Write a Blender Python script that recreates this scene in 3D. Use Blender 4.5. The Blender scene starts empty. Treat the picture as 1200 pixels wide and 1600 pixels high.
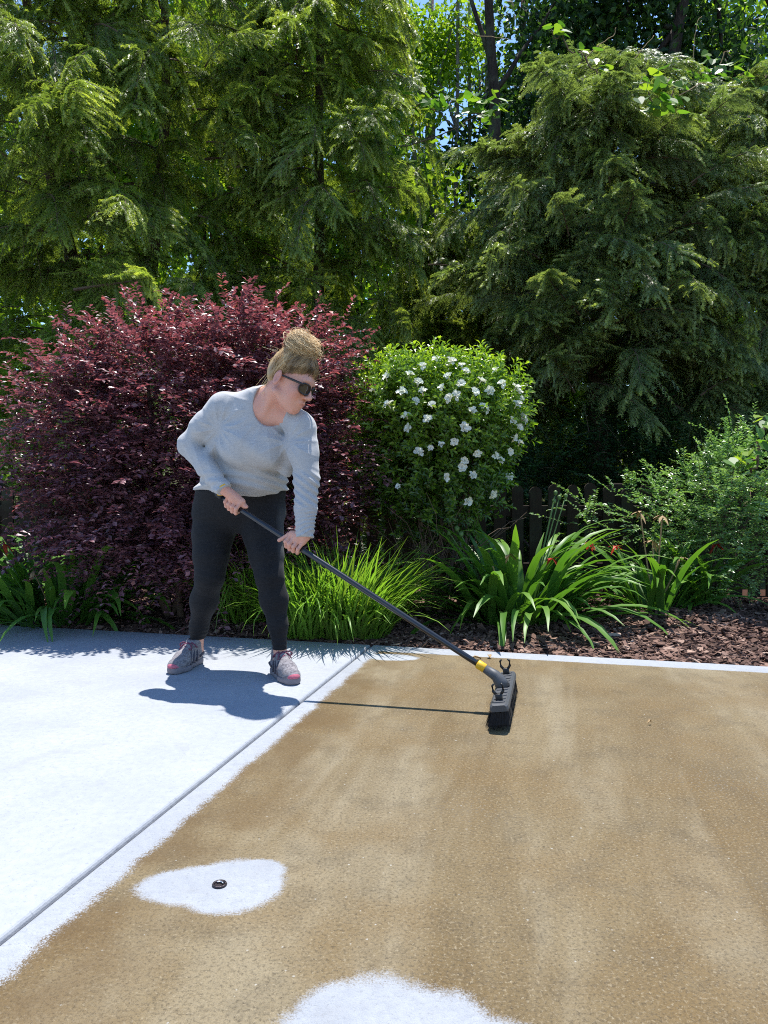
import bpy, math, random
import numpy as np
from mathutils import Vector, Matrix

# ------------------------------------------------------------------ camera, sky, sun, exposure
S = bpy.context.scene
C = S.collection
CAM_H, FPX = 0.97, 1200.0            # lens height, focal length in photo pixels
cam_d = bpy.data.cameras.new('camera')
cam = bpy.data.objects.new('camera', cam_d); C.objects.link(cam)
cam.location = (0, 0, CAM_H); cam.rotation_euler = (math.pi / 2, 0, 0)
cam_d.sensor_fit = 'VERTICAL'; cam_d.sensor_height = 36.0; cam_d.sensor_width = 27.0
cam_d.lens = 27.0; cam_d.shift_y = -65 / 1600.0
cam_d.clip_start = 0.05; cam_d.clip_end = 2000
S.camera = cam

SUN = Vector((0.116, 0.37, 1.43)).normalized()
w = bpy.data.worlds.new('World'); S.world = w; w.use_nodes = True
nt = w.node_tree; nt.nodes.clear()
sky = nt.nodes.new('ShaderNodeTexSky'); sky.sky_type = 'NISHITA'; sky.sun_disc = False
sky.sun_elevation = math.asin(SUN.z); sky.sun_rotation = math.atan2(SUN.x, SUN.y)
sky.air_density = 1.0; sky.dust_density = 0.0; sky.ozone_density = 6.0
bg = nt.nodes.new('ShaderNodeBackground'); bg.inputs['Strength'].default_value = 0.135
wo = nt.nodes.new('ShaderNodeOutputWorld')
nt.links.new(sky.outputs[0], bg.inputs[0]); nt.links.new(bg.outputs[0], wo.inputs[0])
sun_d = bpy.data.lights.new('sun', 'SUN'); sun_d.energy = 4.2; sun_d.angle = math.radians(0.5)
sun_d.color = (1.0, 0.965, 0.91)
sun = bpy.data.objects.new('sun', sun_d); C.objects.link(sun); sun.location = (3, 9, 30)
sun.rotation_euler = SUN.to_track_quat('Z', 'Y').to_euler()
S.view_settings.view_transform = 'Standard'; S.view_settings.look = 'None'
S.view_settings.gamma = 1; S.view_settings.exposure = 1.0; S.view_settings.use_curve_mapping = False
S.cycles.use_adaptive_sampling = True; S.cycles.adaptive_threshold = 0.01; S.cycles.max_bounces = 6; S.cycles.diffuse_bounces = 3; S.cycles.glossy_bounces = 3
S.cycles.transmission_bounces = 5; S.cycles.transparent_max_bounces = 6
S.cycles.caustics_reflective = False; S.cycles.caustics_refractive = False
S.cycles.use_denoising = False; S.cycles.filter_width = 1.05

rng = np.random.default_rng(7)
R = random.Random(5)
def W(px, py, d):
    """a real point at distance d that the photo shows at (px, py)"""
    return np.array([(px - 600) / FPX * d, d, CAM_H + (735 - py) / FPX * d])
def unit(v):
    v = np.asarray(v, float); return v / np.maximum(np.linalg.norm(v, axis=-1, keepdims=True), 1e-9)

# ------------------------------------------------------------------ object helpers
ORIG = {}
def tag(o, label=None, cat=None, group=None, kind=None):
    if label: o['label'] = label
    if cat: o['category'] = cat
    if group: o['group'] = group
    if kind: o['kind'] = kind
    return o
def thing(name, loc, label, cat, group=None):
    o = bpy.data.objects.new(name, None); C.objects.link(o); o.location = tuple(loc)
    o.empty_display_size = 0.1
    ORIG[o] = np.array(loc, float)
    return tag(o, label, cat, group)
def np_mesh(name, V, F, mat, hue=None, smooth=False, hue2=None):
    V = np.asarray(V, np.float32); F = np.asarray(F, np.int32)
    k = F.shape[1]; n = len(F)
    me = bpy.data.meshes.new(name)
    me.vertices.add(len(V)); me.vertices.foreach_set('co', V.ravel())
    me.loops.add(n * k); me.loops.foreach_set('vertex_index', F.ravel())
    me.polygons.add(n)
    me.polygons.foreach_set('loop_start', np.arange(0, n * k, k, dtype=np.int32))
    me.polygons.foreach_set('loop_total', np.full(n, k, np.int32))
    me.polygons.foreach_set('use_smooth', np.full(n, bool(smooth)))
    if hue is not None:
        a = me.attributes.new('hue', 'FLOAT', 'POINT'); a.data.foreach_set('value', np.asarray(hue, np.float32).ravel())
    if hue2 is not None:
        a = me.attributes.new('zone', 'FLOAT', 'POINT'); a.data.foreach_set('value', np.asarray(hue2, np.float32).ravel())
    me.materials.append(mat)
    me.update(calc_edges=True)
    return me
def link(name, me, parent=None, origin=True):
    o = bpy.data.objects.new(name, me); C.objects.link(o)
    if parent is not None: o.parent = parent
    return o
def root_of(o):
    while o.parent is not None: o = o.parent
    return o
def part(name, V, F, mat, parent, hue=None, smooth=False, hue2=None, kind=None):
    off = ORIG.get(root_of(parent), np.zeros(3)) if parent is not None else np.zeros(3)
    o = link(name, np_mesh(name, np.asarray(V) - off, F, mat, hue, smooth, hue2), parent)
    if kind: o['kind'] = kind
    return o

class MB:
    """collects triangles"""
    def __init__(s): s.V = []; s.F = []; s.H = []; s.n = 0
    def add(s, V, F, hue=0.5):
        V = np.asarray(V, float); F = np.asarray(F, int)
        if F.shape[1] == 4: F = np.concatenate([F[:, [0, 1, 2]], F[:, [0, 2, 3]]])
        s.V.append(V); s.F.append(F + s.n); s.n += len(V)
        s.H.append(np.broadcast_to(np.asarray(hue, float), (len(V),)))
        return s
    def get(s): return np.concatenate(s.V), np.concatenate(s.F), np.concatenate(s.H)
    def part(s, name, mat, parent, smooth=False, kind=None):
        V, F, H = s.get(); return part(name, V, F, mat, parent, H, smooth, None, kind)
    def box(s, c, size, rot=None, hue=.5, bev=0.0):
        """chamfered box"""
        h = np.array(size, float) / 2
        if bev <= 0:
            V = np.array([[x, y, z] for x in (-1, 1) for y in (-1, 1) for z in (-1, 1)]) * h
            F = [[0, 1, 3, 2], [4, 6, 7, 5], [0, 4, 5, 1], [2, 3, 7, 6], [0, 2, 6, 4], [1, 5, 7, 3]]
        else:
            V = []; idx = {}
            for x in (-1, 1):
                for y in (-1, 1):
                    for z in (-1, 1):
                        sg = np.array([x, y, z])
                        for a in range(3):
                            q = sg * (h - bev); q[a] = sg[a] * h[a]
                            idx[(x, y, z, a)] = len(V); V.append(q)
            V = np.array(V); F = []
            def quad(L):
                P = V[L]; nn = np.cross(P[1] - P[0], P[2] - P[0])
                if nn @ P.mean(0) < 0: L = L[::-1]
                F.append(L)
            for a in range(3):
                b, c2 = [i for i in range(3) if i != a]
                for sa in (-1, 1):
                    L = []
                    for (sb, sc) in ((-1, -1), (1, -1), (1, 1), (-1, 1)):
                        k = [0, 0, 0]; k[a] = sa; k[b] = sb; k[c2] = sc; L.append(idx[(*k, a)])
                    quad(L)
                for sb in (-1, 1):
                    for sc in (-1, 1):
                        k1 = [0, 0, 0]; k2 = [0, 0, 0]
                        k1[a] = -1; k2[a] = 1
                        for k in (k1, k2): k[b] = sb; k[c2] = sc
                        quad([idx[(*k1, b)], idx[(*k2, b)], idx[(*k2, c2)], idx[(*k1, c2)]])
            for x in (-1, 1):
                for y in (-1, 1):
                    for z in (-1, 1):
                        L = [idx[(x, y, z, a)] for a in range(3)]; quad(L + [L[2]])
            F = np.array(F)
        if rot is not None: V = V @ np.array(rot).T
        return s.add(V + np.asarray(c), np.array(F), hue)
    def tube(s, P, r, sides=6, hue=.5, caps=True):
        P = np.asarray(P, float); n = len(P); r = np.broadcast_to(np.asarray(r, float), (n,))
        T = unit(np.gradient(P, axis=0))
        up = np.array([0, 0, 1.0]) if abs(T[0][2]) < .9 else np.array([1.0, 0, 0])
        A = unit(np.cross(T, up)); B = np.cross(T, A)
        th = np.arange(sides) * 2 * math.pi / sides
        V = P[:, None] + r[:, None, None] * (np.cos(th)[None, :, None] * A[:, None] + np.sin(th)[None, :, None] * B[:, None])
        V = V.reshape(-1, 3); F = []
        i = np.arange(n - 1)[:, None] * sides; j = np.arange(sides)[None]; j2 = (j + 1) % sides
        F = np.stack([i + j, i + j2, i + sides + j2, i + sides + j], -1).reshape(-1, 4)
        hv = np.repeat(np.broadcast_to(np.asarray(hue, float), (n,)), sides)
        if caps:
            V = np.concatenate([V, P[[0, -1]]]); hv = np.concatenate([hv, hv[[0, -1]]])
            c0, c1 = n * sides, n * sides + 1; j = np.arange(sides); j2 = (j + 1) % sides
            F = np.concatenate([F, np.stack([np.full(sides, c0), j2, j, j], -1), np.stack([np.full(sides, c1), (n - 1) * sides + j, (n - 1) * sides + j2, (n - 1) * sides + j2], -1)])
            # degenerate quads -> clean triangles
            q = F[:(n - 1) * sides]; t = F[(n - 1) * sides:, :3]
            s.add(V, q, hv); k = s.n - len(V); s.F.append(t + k); return s
        return s.add(V, F, hv)

def leaves(pos, d, nrm, L, Wd, templ='diamond', fold=.12, curl=0.0):
    """many leaves at once: base points, directions, face normals, lengths, widths -> V, F"""
    d = unit(d); sd = unit(np.cross(nrm, d)); nr = np.cross(d, sd)
    if templ == 'diamond':
        T = np.array([[0, 0, 0], [.45, .5, fold], [1, 0, -curl], [.45, -.5, fold]]); F = np.array([[0, 2, 1], [0, 3, 2]])
    elif templ == 'oval':
        T = np.array([[0, 0, 0], [.3, .42, fold], [.72, .42, fold * .8 - curl * .4], [1, 0, -curl], [.72, -.42, fold * .8 - curl * .4], [.3, -.42, fold], [.5, 0, 0]])
        F = np.array([[0, 6, 1], [1, 6, 2], [2, 6, 3], [3, 6, 4], [4, 6, 5], [5, 6, 0]])
    elif templ == 'obovate':
        T = np.array([[0, 0, 0], [.6, .5, fold], [1, 0, -curl], [.6, -.5, fold], [.55, 0, 0]])
        F = np.array([[0, 4, 1], [1, 4, 2], [2, 4, 3], [3, 4, 0]])
    elif templ == 'needle':
        T = np.array([[0, .5, 0], [0, -.5, 0], [1, 0, 0]]); F = np.array([[0, 1, 2]])
    L = np.broadcast_to(L, (len(pos),)); Wd = np.broadcast_to(Wd, (len(pos),))
    V = pos[:, None] + T[None, :, 0:1] * (L[:, None] * d)[:, None] + T[None, :, 1:2] * (Wd[:, None] * sd)[:, None] + T[None, :, 2:3] * (L[:, None] * nr)[:, None]
    k = len(T)
    F = (np.arange(len(pos))[:, None, None] * k + F[None]).reshape(-1, 3)
    return V.reshape(-1, 3), F, k

# ------------------------------------------------------------------ materials
class NG:
    def __init__(s, name):
        s.m = bpy.data.materials.new(name); s.m.use_nodes = True
        s.t = s.m.node_tree; s.t.nodes.clear()
        s.out = s.t.nodes.new('ShaderNodeOutputMaterial')
    def n(s, typ, **kw):
        x = s.t.nodes.new('ShaderNode' + typ)
        for k, v in kw.items(): setattr(x, k, v)
        return x
    def put(s, sock, v):
        if isinstance(v, bpy.types.NodeSocket): s.t.links.new(v, sock)
        elif v is not None:
            if hasattr(sock.default_value, '__len__') and not hasattr(v, '__len__'): v = (v, v, v, 1)[:len(sock.default_value)]
            if hasattr(v, '__len__') and len(v) == 3 and len(sock.default_value) == 4: v = (*v, 1)
            sock.default_value = v
    def math(s, op, a, b=None, c=None, clamp=False):
        x = s.n('Math', operation=op); x.use_clamp = clamp
        for i, v in enumerate((a, b, c)):
            if v is not None: s.put(x.inputs[i], v)
        return x.outputs[0]
    def add(s, a, b): return s.math('ADD', a, b)
    def mul(s, a, b): return s.math('MULTIPLY', a, b)
    def mix(s, f, a, b, blend='MIX'):
        x = s.n('MixRGB', blend_type=blend); s.put(x.inputs[0], f); s.put(x.inputs[1], a); s.put(x.inputs[2], b); return x.outputs[0]
    def pos(s): return s.n('NewGeometry').outputs['Position']
    def noise(s, scale, detail=3, rough=.55, vec=None, dist=0, col=False):
        x = s.n('TexNoise'); x.inputs['Scale'].default_value = scale; x.inputs['Detail'].default_value = detail
        x.inputs['Roughness'].default_value = rough; x.inputs['Distortion'].default_value = dist
        s.t.links.new(vec if vec is not None else s.pos(), x.inputs['Vector'])
        return x.outputs[1 if col else 0]
    def voro(s, scale, vec=None, feature='F1', out=0):
        x = s.n('TexVoronoi', feature=feature); x.inputs['Scale'].default_value = scale
        s.t.links.new(vec if vec is not None else s.pos(), x.inputs['Vector']); return x.outputs[out]
    def ramp(s, f, stops, interp='LINEAR'):
        x = s.n('ValToRGB'); e = x.color_ramp.elements; x.color_ramp.interpolation = interp
        while len(e) < len(stops): e.new(.5)
        for el, (p, c) in zip(e, stops):
            el.position = p; el.color = (*c, 1) if hasattr(c, '__len__') else (c, c, c, 1)
        s.put(x.inputs[0], f); return x.outputs[0]
    def rng(s, v, a, b, c=0, d=1):
        x = s.n('MapRange'); x.clamp = True
        for i, q in enumerate((v, a, b, c, d)): s.put(x.inputs[i], q)
        return x.outputs[0]
    def attr(s, name):
        x = s.n('Attribute'); x.attribute_name = name; return x.outputs['Fac']
    def bump(s, h, strength=.5, dist=.01, nrm=None):
        x = s.n('Bump'); x.inputs['Strength'].default_value = strength; x.inputs['Distance'].default_value = dist
        s.put(x.inputs['Height'], h)
        if nrm is not None: s.put(x.inputs['Normal'], nrm)
        return x.outputs[0]
    def bsdf(s, col, rough=.6, spec=.4, nrm=None, **kw):
        x = s.n('BsdfPrincipled'); s.put(x.inputs['Base Color'], col); s.put(x.inputs['Roughness'], rough)
        s.put(x.inputs['Specular IOR Level'], spec)
        if nrm is not None: s.put(x.inputs['Normal'], nrm)
        for k, v in kw.items(): s.put(x.inputs[k.replace('_', ' ')], v)
        return x.outputs[0]
    def done(s, sh):
        s.t.links.new(sh, s.out.inputs[0]); return s.m

def plain(name, col, rough=.5, spec=.4, var=.12, scale=30, bump=.15, metallic=0):
    g = NG(name)
    f = g.noise(scale, 3)
    c = g.mix(f, tuple(x * (1 - var) for x in col), tuple(min(1, x * (1 + var)) for x in col))
    return g.done(g.bsdf(c, rough, spec, g.bump(g.noise(scale * 6, 2), bump, .003), Metallic=metallic))

def leaf_mat(name, stops, trans, tcol, rough=.4, spec=.4, objvar=.15):
    """leaf: colour by the 'hue' attribute, with light passing through the blade"""
    g = NG(name)
    oi = g.n('ObjectInfo').outputs['Random']
    h = g.add(g.attr('hue'), g.mul(g.math('SUBTRACT', oi, .5), objvar))
    c = g.ramp(h, stops)
    c = g.mix(g.rng(g.noise(1.7, 2), .35, .65, 0, .35), c, g.mix(1, c, (.75, .95, .8), 'MULTIPLY'))
    b = g.bsdf(c, rough, spec)
    t = g.n('BsdfTranslucent'); g.put(t.inputs[0], g.mix(1, c, tcol, 'MULTIPLY'))
    m = g.n('MixShader'); m.inputs[0].default_value = trans
    g.t.links.new(b, m.inputs[1]); g.t.links.new(t.outputs[0], m.inputs[2])
    return g.done(m.outputs[0])

M = {}
M['loropetalum'] = leaf_mat('purple_leaf', [(0, (.070, .034, .048)), (.4, (.225, .102, .122)), (.75, (.40, .175, .185)), (1, (.54, .22, .16))], .32, (1.45, .75, .75), .36, .65)
M['gardenia'] = leaf_mat('gardenia_leaf', [(0, (.045, .095, .015)), (.5, (.16, .27, .026)), (1, (.42, .53, .045))], .42, (1.3, 1.4, .6), .28, .6)
M['needle'] = leaf_mat('needle', [(0, (.095, .148, .046)), (.4, (.225, .305, .075)), (.8, (.375, .45, .10)), (1, (.50, .56, .12))], .48, (1.3, 1.3, .55), .38, .6)
M['needle_olive'] = leaf_mat('needle_olive', [(0, (.085, .125, .064)), (.4, (.20, .265, .115)), (.8, (.34, .41, .14)), (1, (.47, .53, .15))], .40, (1.2, 1.25, .55), .38, .6)
M['leaf_far'] = leaf_mat('far_leaf', [(0, (.075, .15, .022)), (.5, (.18, .30, .032)), (1, (.38, .49, .052))], .5, (1.5, 1.5, .5), .5, .3)
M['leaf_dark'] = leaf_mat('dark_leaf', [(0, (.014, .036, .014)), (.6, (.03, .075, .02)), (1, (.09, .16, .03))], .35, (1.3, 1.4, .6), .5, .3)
M['lily'] = leaf_mat('lily_leaf', [(0, (.04, .11, .022)), (.5, (.085, .20, .03)), (1, (.18, .32, .04))], .34, (1.3, 1.4, .5), .42, .38, .35)
M['grass'] = leaf_mat('grass_blade', [(0, (.13, .19, .035)), (.5, (.18, .35, .045)), (1, (.30, .48, .06))], .42, (1.3, 1.3, .5), .4, .4)
M['abelia'] = leaf_mat('small_leaf', [(0, (.10, .20, .08)), (.5, (.23, .36, .13)), (1, (.40, .52, .15))], .36, (1.3, 1.4, .6), .3, .5)
M['vine'] = leaf_mat('vine_leaf', [(0, (.06, .15, .03)), (.5, (.12, .25, .04)), (1, (.30, .40, .05))], .5, (1.4, 1.4, .5), .45, .4, .9)
M['petal'] = leaf_mat('white_petal', [(0, (.78, .72, .55)), (.5, (.86, .84, .74)), (1, (.88, .87, .80))], .3, (1, 1, 1), .5, .3, .1)
M['red_petal'] = leaf_mat('red_petal', [(0, (.22, .02, .015)), (.5, (.45, .03, .03)), (1, (.55, .10, .05))], .3, (1, .7, .7), .5, .3, .3)
M['dry'] = plain('dry_stalk', (.33, .23, .12), .8, .2, .3, 60)
M['stalk'] = plain('green_stalk', (.10, .18, .05), .5, .4, .2, 40)
def bark_mat(name, a, b, sc=9):
    g = NG(name)
    mp = g.n('Mapping'); mp.inputs['Scale'].default_value = (1, 1, .22); g.t.links.new(g.pos(), mp.inputs[0])
    f = g.noise(sc * 3, 5, .65, mp.outputs[0], 1.2)
    c = g.mix(g.rng(f, .3, .7), a, b)
    c = g.mix(g.rng(g.noise(3, 3), .5, .75), c, (.10, .11, .07))
    return g.done(g.bsdf(c, .9, .2, g.bump(f, .9, .03)))
M['bark'] = bark_mat('bark', (.03, .018, .012), (.12, .066, .04))
M['bark_grey'] = bark_mat('grey_bark', (.14, .12, .105), (.34, .31, .28))
M['bark_dark'] = bark_mat('dark_bark', (.018, .014, .011), (.07, .05, .04))
M['twig'] = plain('twig', (.13, .09, .065), .85, .2, .35, 25)

def wood_mat():
    g = NG('weathered_wood')
    mp = g.n('Mapping'); mp.inputs['Scale'].default_value = (1, 1, .08); g.t.links.new(g.pos(), mp.inputs[0])
    f = g.noise(70, 4, .6, mp.outputs[0], .6); oi = g.n('ObjectInfo').outputs['Random']
    c = g.mix(f, (.016, .011, .007), (.040, .029, .020))
    c = g.mix(g.mul(oi, .4), c, (.028, .021, .015))
    c = g.mix(g.rng(g.noise(4, 4), .52, .7, 0, .6), c, (.05, .06, .035))
    return g.done(g.bsdf(c, .9, .2, g.bump(f, .5, .006)))
M['wood'] = wood_mat()

def mulch_mat(name='bark_mulch', chips=True):
    g = NG(name)
    if chips:
        h = g.attr('hue'); f = g.noise(90, 3)
        c = g.ramp(h, [(0, (.028, .014, .011)), (.35, (.095, .052, .038)), (.7, (.22, .130, .098)), (.9, (.37, .25, .19)), (1, (.50, .40, .32))])
        c = g.mix(g.rng(f, .3, .7, 0, .5), c, g.mix(1, c, (.5, .45, .42), 'MULTIPLY'))
        return g.done(g.bsdf(c, .85, .25, g.bump(f, .5, .003)))
    v = g.voro(38, out=1); f = g.noise(60, 4)
    c = g.mix(f, (.020, .011, .008), (.09, .04, .026))
    return g.done(g.bsdf(c, .95, .15, g.bump(f, .8, .02)))
M['mulch'] = mulch_mat(); M['mulch_soil'] = mulch_mat('mulch_soil', False)
def forest_mat():
    g = NG('forest_floor')
    f = g.noise(2.2, 6, .65); f2 = g.noise(30, 4)
    c = g.mix(g.rng(f, .4, .6), (.045, .035, .02), (.05, .085, .02))
    c = g.mix(g.rng(f2, .35, .7, 0, .6), c, (.10, .075, .04))
    return g.done(g.bsdf(c, .95, .1, g.bump(f2, .8, .03)))
M['forest_floor'] = forest_mat()

# slab geometry: back edge  y = EY + ES*x ; control joint from JP along JD
EY, ES = 4.263, -0.238
E_T = unit(np.array([1, ES, 0.0])); E_N = np.array([E_T[1], -E_T[0], 0])     # towards the camera
JP = np.array([-0.07, EY + ES * -0.07, 0]); JD = -np.array([0.262, 1.0, 0]); JD = unit(JD)
J_N = np.array([-JD[1], JD[0], 0])                                              # to the right of the joint
def concrete(name, brown):
    g = NG(name)
    p = g.pos(); sx = g.n('SeparateXYZ'); g.t.links.new(p, sx.inputs[0]); X, Y = sx.outputs[0], sx.outputs[1]
    grain = g.noise(80, 4, .8); mid = g.noise(38, 4, .6); big = g.noise(2.3, 4, .55)
    # pale finish
    wht = g.mix(g.rng(big, .3, .7), (.298, .316, .345), (.366, .382, .400))
    wht = g.mix(g.rng(mid, .35, .7, 0, .45), wht, (.245, .262, .29))
    wht = g.mix(g.rng(grain, .56, .70, 0, .65), wht, (.17, .18, .20))
    wht = g.mix(g.rng(g.noise(5, 5, .65, None, .8), .55, .75, 0, .45), wht, (.245, .25, .255))
    if not brown:
        hgt = g.add(g.mul(grain, .5), mid)
        return g.done(g.bsdf(wht, .75, .3, g.bump(hgt, .35, .006)))
    # bare brown concrete with exposed sand and pebbles
    rot = g.n('Mapping'); rot.vector_type = 'TEXTURE'; rot.inputs['Rotation'].default_value = (0, 0, math.radians(-14))
    rot.inputs['Scale'].default_value = (1.0, 3.2, 1); g.t.links.new(p, rot.inputs[0])
    streak = g.noise(2.2, 5, .6, rot.outputs[0], .7)
    rot2 = g.n('Mapping'); rot2.vector_type = 'TEXTURE'; rot2.inputs['Rotation'].default_value = (0, 0, math.radians(-12))
    rot2.inputs['Scale'].default_value = (.55, 4.0, 1); g.t.links.new(p, rot2.inputs[0])
    streak2 = g.noise(1.6, 4, .6, rot2.outputs[0], .4)
    b = g.mix(g.rng(streak, .36, .64), (.118, .077, .028), (.205, .155, .080))
    b = g.mix(g.rng(streak2, .48, .60, 0, .75), b, (.250, .205, .128))
    b = g.mix(g.rng(big, .45, .62, 0, .6), b, (.150, .093, .030))
    b = g.mix(g.rng(g.noise(7, 5, .65), .5, .72, 0, .5), b, (.078, .058, .031))
    sand = g.noise(120, 4, .8)
    b = g.mix(g.rng(sand, .48, .66, 0, .72), b, (.040, .029, .015))
    vd = g.voro(92); vc = g.voro(92, out=1)
    vb = g.n('SeparateColor'); g.t.links.new(vc, vb.inputs[0])
    peb = g.rng(g.noise(135, 3, .7), .545, .66)
    b = g.mix(g.mul(peb, .85), b, g.mix(vb.outputs[1], (.30, .245, .155), (.20, .15, .085)))
    vd2 = g.voro(58); vc2 = g.n('SeparateColor'); g.t.links.new(g.voro(58, out=1), vc2.inputs[0])
    fleck = g.mul(g.rng(g.add(vd2, g.mul(g.math('SUBTRACT', g.noise(160, 2), .5), .35)), .17, .09), g.rng(vc2.outputs[0], .93, .95))
    b = g.mix(g.mul(fleck, .8), b, (.38, .36, .31))
    # pale flecks of residue gather in some places
    res = g.mul(g.rng(g.noise(1.3, 3), .55, .72), g.rng(g.noise(120, 3, .7), .60, .68))
    b = g.mix(g.mul(res, .7), b, (.36, .355, .33))
    # hairline cracks
    cr = g.n('TexVoronoi', feature='DISTANCE_TO_EDGE'); cr.inputs['Scale'].default_value = 2.1
    dv = g.n('MixRGB', blend_type='ADD'); dv.inputs[0].default_value = .22
    g.t.links.new(p, dv.inputs[1]); g.t.links.new(g.noise(6, 5, .6, None, 0, True), dv.inputs[2]); g.t.links.new(dv.outputs[0], cr.inputs['Vector'])
    crack = g.mul(g.rng(cr.outputs[0], .006, .002), g.rng(g.noise(1.1, 3), .56, .66))
    b = g.mix(g.mul(crack, .7), b, (.06, .04, .02))
    # where the pale finish covers the slab
    edge = g.add(g.mul(g.math('SUBTRACT', g.noise(9, 4, .6), .5), .05), g.add(g.mul(g.math('SUBTRACT', g.noise(70, 3, .7), .5), .045), g.mul(g.math('SUBTRACT', g.noise(240, 3, .8), .5), .11)))
    dj = g.add(g.add(g.mul(X, float(J_N[0])), g.mul(Y, float(J_N[1]))), -float(JP @ J_N))
    de = g.add(g.add(g.mul(X, float(E_N[0])), g.mul(Y, float(E_N[1]))), -float(np.array([0, EY, 0]) @ E_N))
    wet = g.mul(g.rng(g.add(dj, g.mul(g.math('SUBTRACT', g.noise(3.5, 4, .6), .5), .35)), .40, .12), g.rng(g.noise(4.5, 4, .6), .38, .6))
    b = g.mix(g.mul(wet, .7), b, (.098, .057, .017))
    m1 = g.rng(g.add(dj, edge), .088, .070)
    m2 = g.rng(g.add(de, g.mul(edge, .35)), .148, .138)
    def blob(cx, cy, rx, ry, a=0):
        ca, sa = math.cos(a), math.sin(a)
        ux = g.add(g.mul(g.add(X, -cx), ca / rx), g.mul(g.add(Y, -cy), sa / rx))
        uy = g.add(g.mul(g.add(X, -cx), -sa / ry), g.mul(g.add(Y, -cy), ca / ry))
        r = g.math('SQRT', g.add(g.mul(ux, ux), g.mul(uy, uy)))
        return g.rng(g.add(r, g.mul(g.add(edge, g.mul(g.math('SUBTRACT', g.noise(5.5, 3, .5), .5), .10)), 4.5)), 1.06, .90)
    c1 = W(333, 1382, 1164 / (1382 - 735)); c2 = W(600, 1640, 1164 / (1640 - 735)); c3 = W(612, 1027, 1164 / (1027 - 735))
    m = g.math('MAXIMUM', g.math('MAXIMUM', m1, m2), g.math('MAXIMUM', g.math('MAXIMUM', blob(c1[0] - .03, c1[1], .145, .085, .10), g.math('MAXIMUM', blob(c1[0] + .045, c1[1] - .005, .125, .115, .2), blob(c1[0] + .09, c1[1] + .055, .075, .06, .3))), g.math('MAXIMUM', blob(c2[0] + .005, c2[1] + .005, .195, .18), blob(c2[0] + .12, c2[1] - .04, .17, .13))))
    m = g.math('MAXIMUM', m, blob(c3[0], c3[1], .14, .07, -.2))
    m = g.math('MULTIPLY', m, g.rng(sand, .74, .66, .55, 1))
    col = g.mix(m, b, wht)
    hgt = g.add(g.mul(sand, -.7), mid)
    rough = g.rng(m, 0, 1, .62, .75)
    return g.done(g.bsdf(col, rough, .35, g.bump(hgt, .8, .008)))
M['white_concrete'] = concrete('white_concrete', False); M['brown_concrete'] = concrete('brown_concrete', True)

# ------------------------------------------------------------------ the setting: slabs, mulch, ground
JD = -unit(np.array([0.2685, 1.0, 0]))
def slab(name, side, mat, label):
    prof_u = [(.0055, -.12), (.0055, -.016), (.007, -.010), (.010, -.005), (.014, -.002), (.019, -.0005), (.03, 0)] + [(x, 0) for x in (.3, 1, 2, 4, 9)]
    prof_t = [(0, -.12), (0, -.012), (.003, -.005), (.008, -.0015), (.015, 0), (.03, 0)] + [(x, 0) for x in (.5, 1, 2, 4, 8, 14)]
    V = []; nt_, nu = len(prof_t), len(prof_u)
    for t, zt in prof_t:
        for u, zu in prof_u:
            p = JP + JD * t + E_T * u * side; V.append([p[0], p[1], min(zt, zu)])
    F = [[i * nu + j, i * nu + j + 1, (i + 1) * nu + j + 1, (i + 1) * nu + j] for i in range(nt_ - 1) for j in range(nu - 1)]
    F = np.array(F)
    if side > 0: F = F[:, ::-1]
    o = link(name, np_mesh(name, V, F, mat)); tag(o, label, None, None, 'structure'); return o
slab('patio_slab', -1, M['white_concrete'], 'pale blue-white concrete slab the person stands on')
slab('patio_slab', 1, M['brown_concrete'], 'brown concrete slab with pale borders and patches')
mb = MB(); a, b = JP + JD * .02, JP + JD * 14
mb.add([a + E_T * -.01 + [0, 0, -.017], a + E_T * .01 + [0, 0, -.017], b + E_T * .01 + [0, 0, -.017], b + E_T * -.01 + [0, 0, -.017]], [[0, 3, 2, 1]])
jf = link('control_joint', np_mesh('control_joint', *mb.get()[:2], plain('joint_shade', (.11, .112, .118), .9, .1, .5, 40))); tag(jf, 'narrow tooled joint between the pale slab and the brown slab', None, None, 'structure')  # grey strip deep in the joint; the groove's shade is put into its colour

def fbm(x, y, s=1.0, seed=0, oct=4):
    """cheap smooth noise for terrain relief"""
    r = np.random.default_rng(seed); o = np.zeros_like(x)
    for k in range(oct):
        for _ in range(3):
            a = r.uniform(0, 6.28); f = s * 2 ** k * r.uniform(.7, 1.3)
            o += np.sin((x * math.cos(a) + y * math.sin(a)) * f + r.uniform(0, 6.28)) / 2 ** k / 3
    return o
def bed_z(x, y):
    t = np.clip((y - (EY + ES * x)) / 1.2, 0, 1)
    return -.022 + .05 * t + .012 * fbm(x, y, 4, 3) * np.clip(t * 6, 0, 1)
nx, ny = 160, 60
gx, gt = np.meshgrid(np.linspace(-7, 7, nx), np.linspace(-.012, 1, ny)); gy = EY + ES * gx + gt * 2.6
V = np.stack([gx, gy, bed_z(gx, gy)], -1).reshape(-1, 3)
i, j = np.meshgrid(np.arange(ny - 1), np.arange(nx - 1), indexing='ij'); q = i * nx + j
F = np.stack([q, q + 1, q + nx + 1, q + nx], -1).reshape(-1, 4)
tag(link('mulch_bed', np_mesh('mulch_bed', V, F, M['mulch_soil'], None, True)), 'dark soil of the planting bed under the bark mulch', None, None, 'structure')
V = [[-400, -300, -.14], [400, -300, -.14], [400, 700, -.14], [-400, 700, -.14]]
tag(link('ground', np_mesh('ground', V, [[0, 1, 2, 3]], M['forest_floor'])), 'leafy woodland ground beyond the picket fence', None, None, 'structure')
nx, ny = 80, 60
gx, gy = np.meshgrid(np.linspace(-30, 30, nx), np.linspace(4.9, 45, ny))
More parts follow.
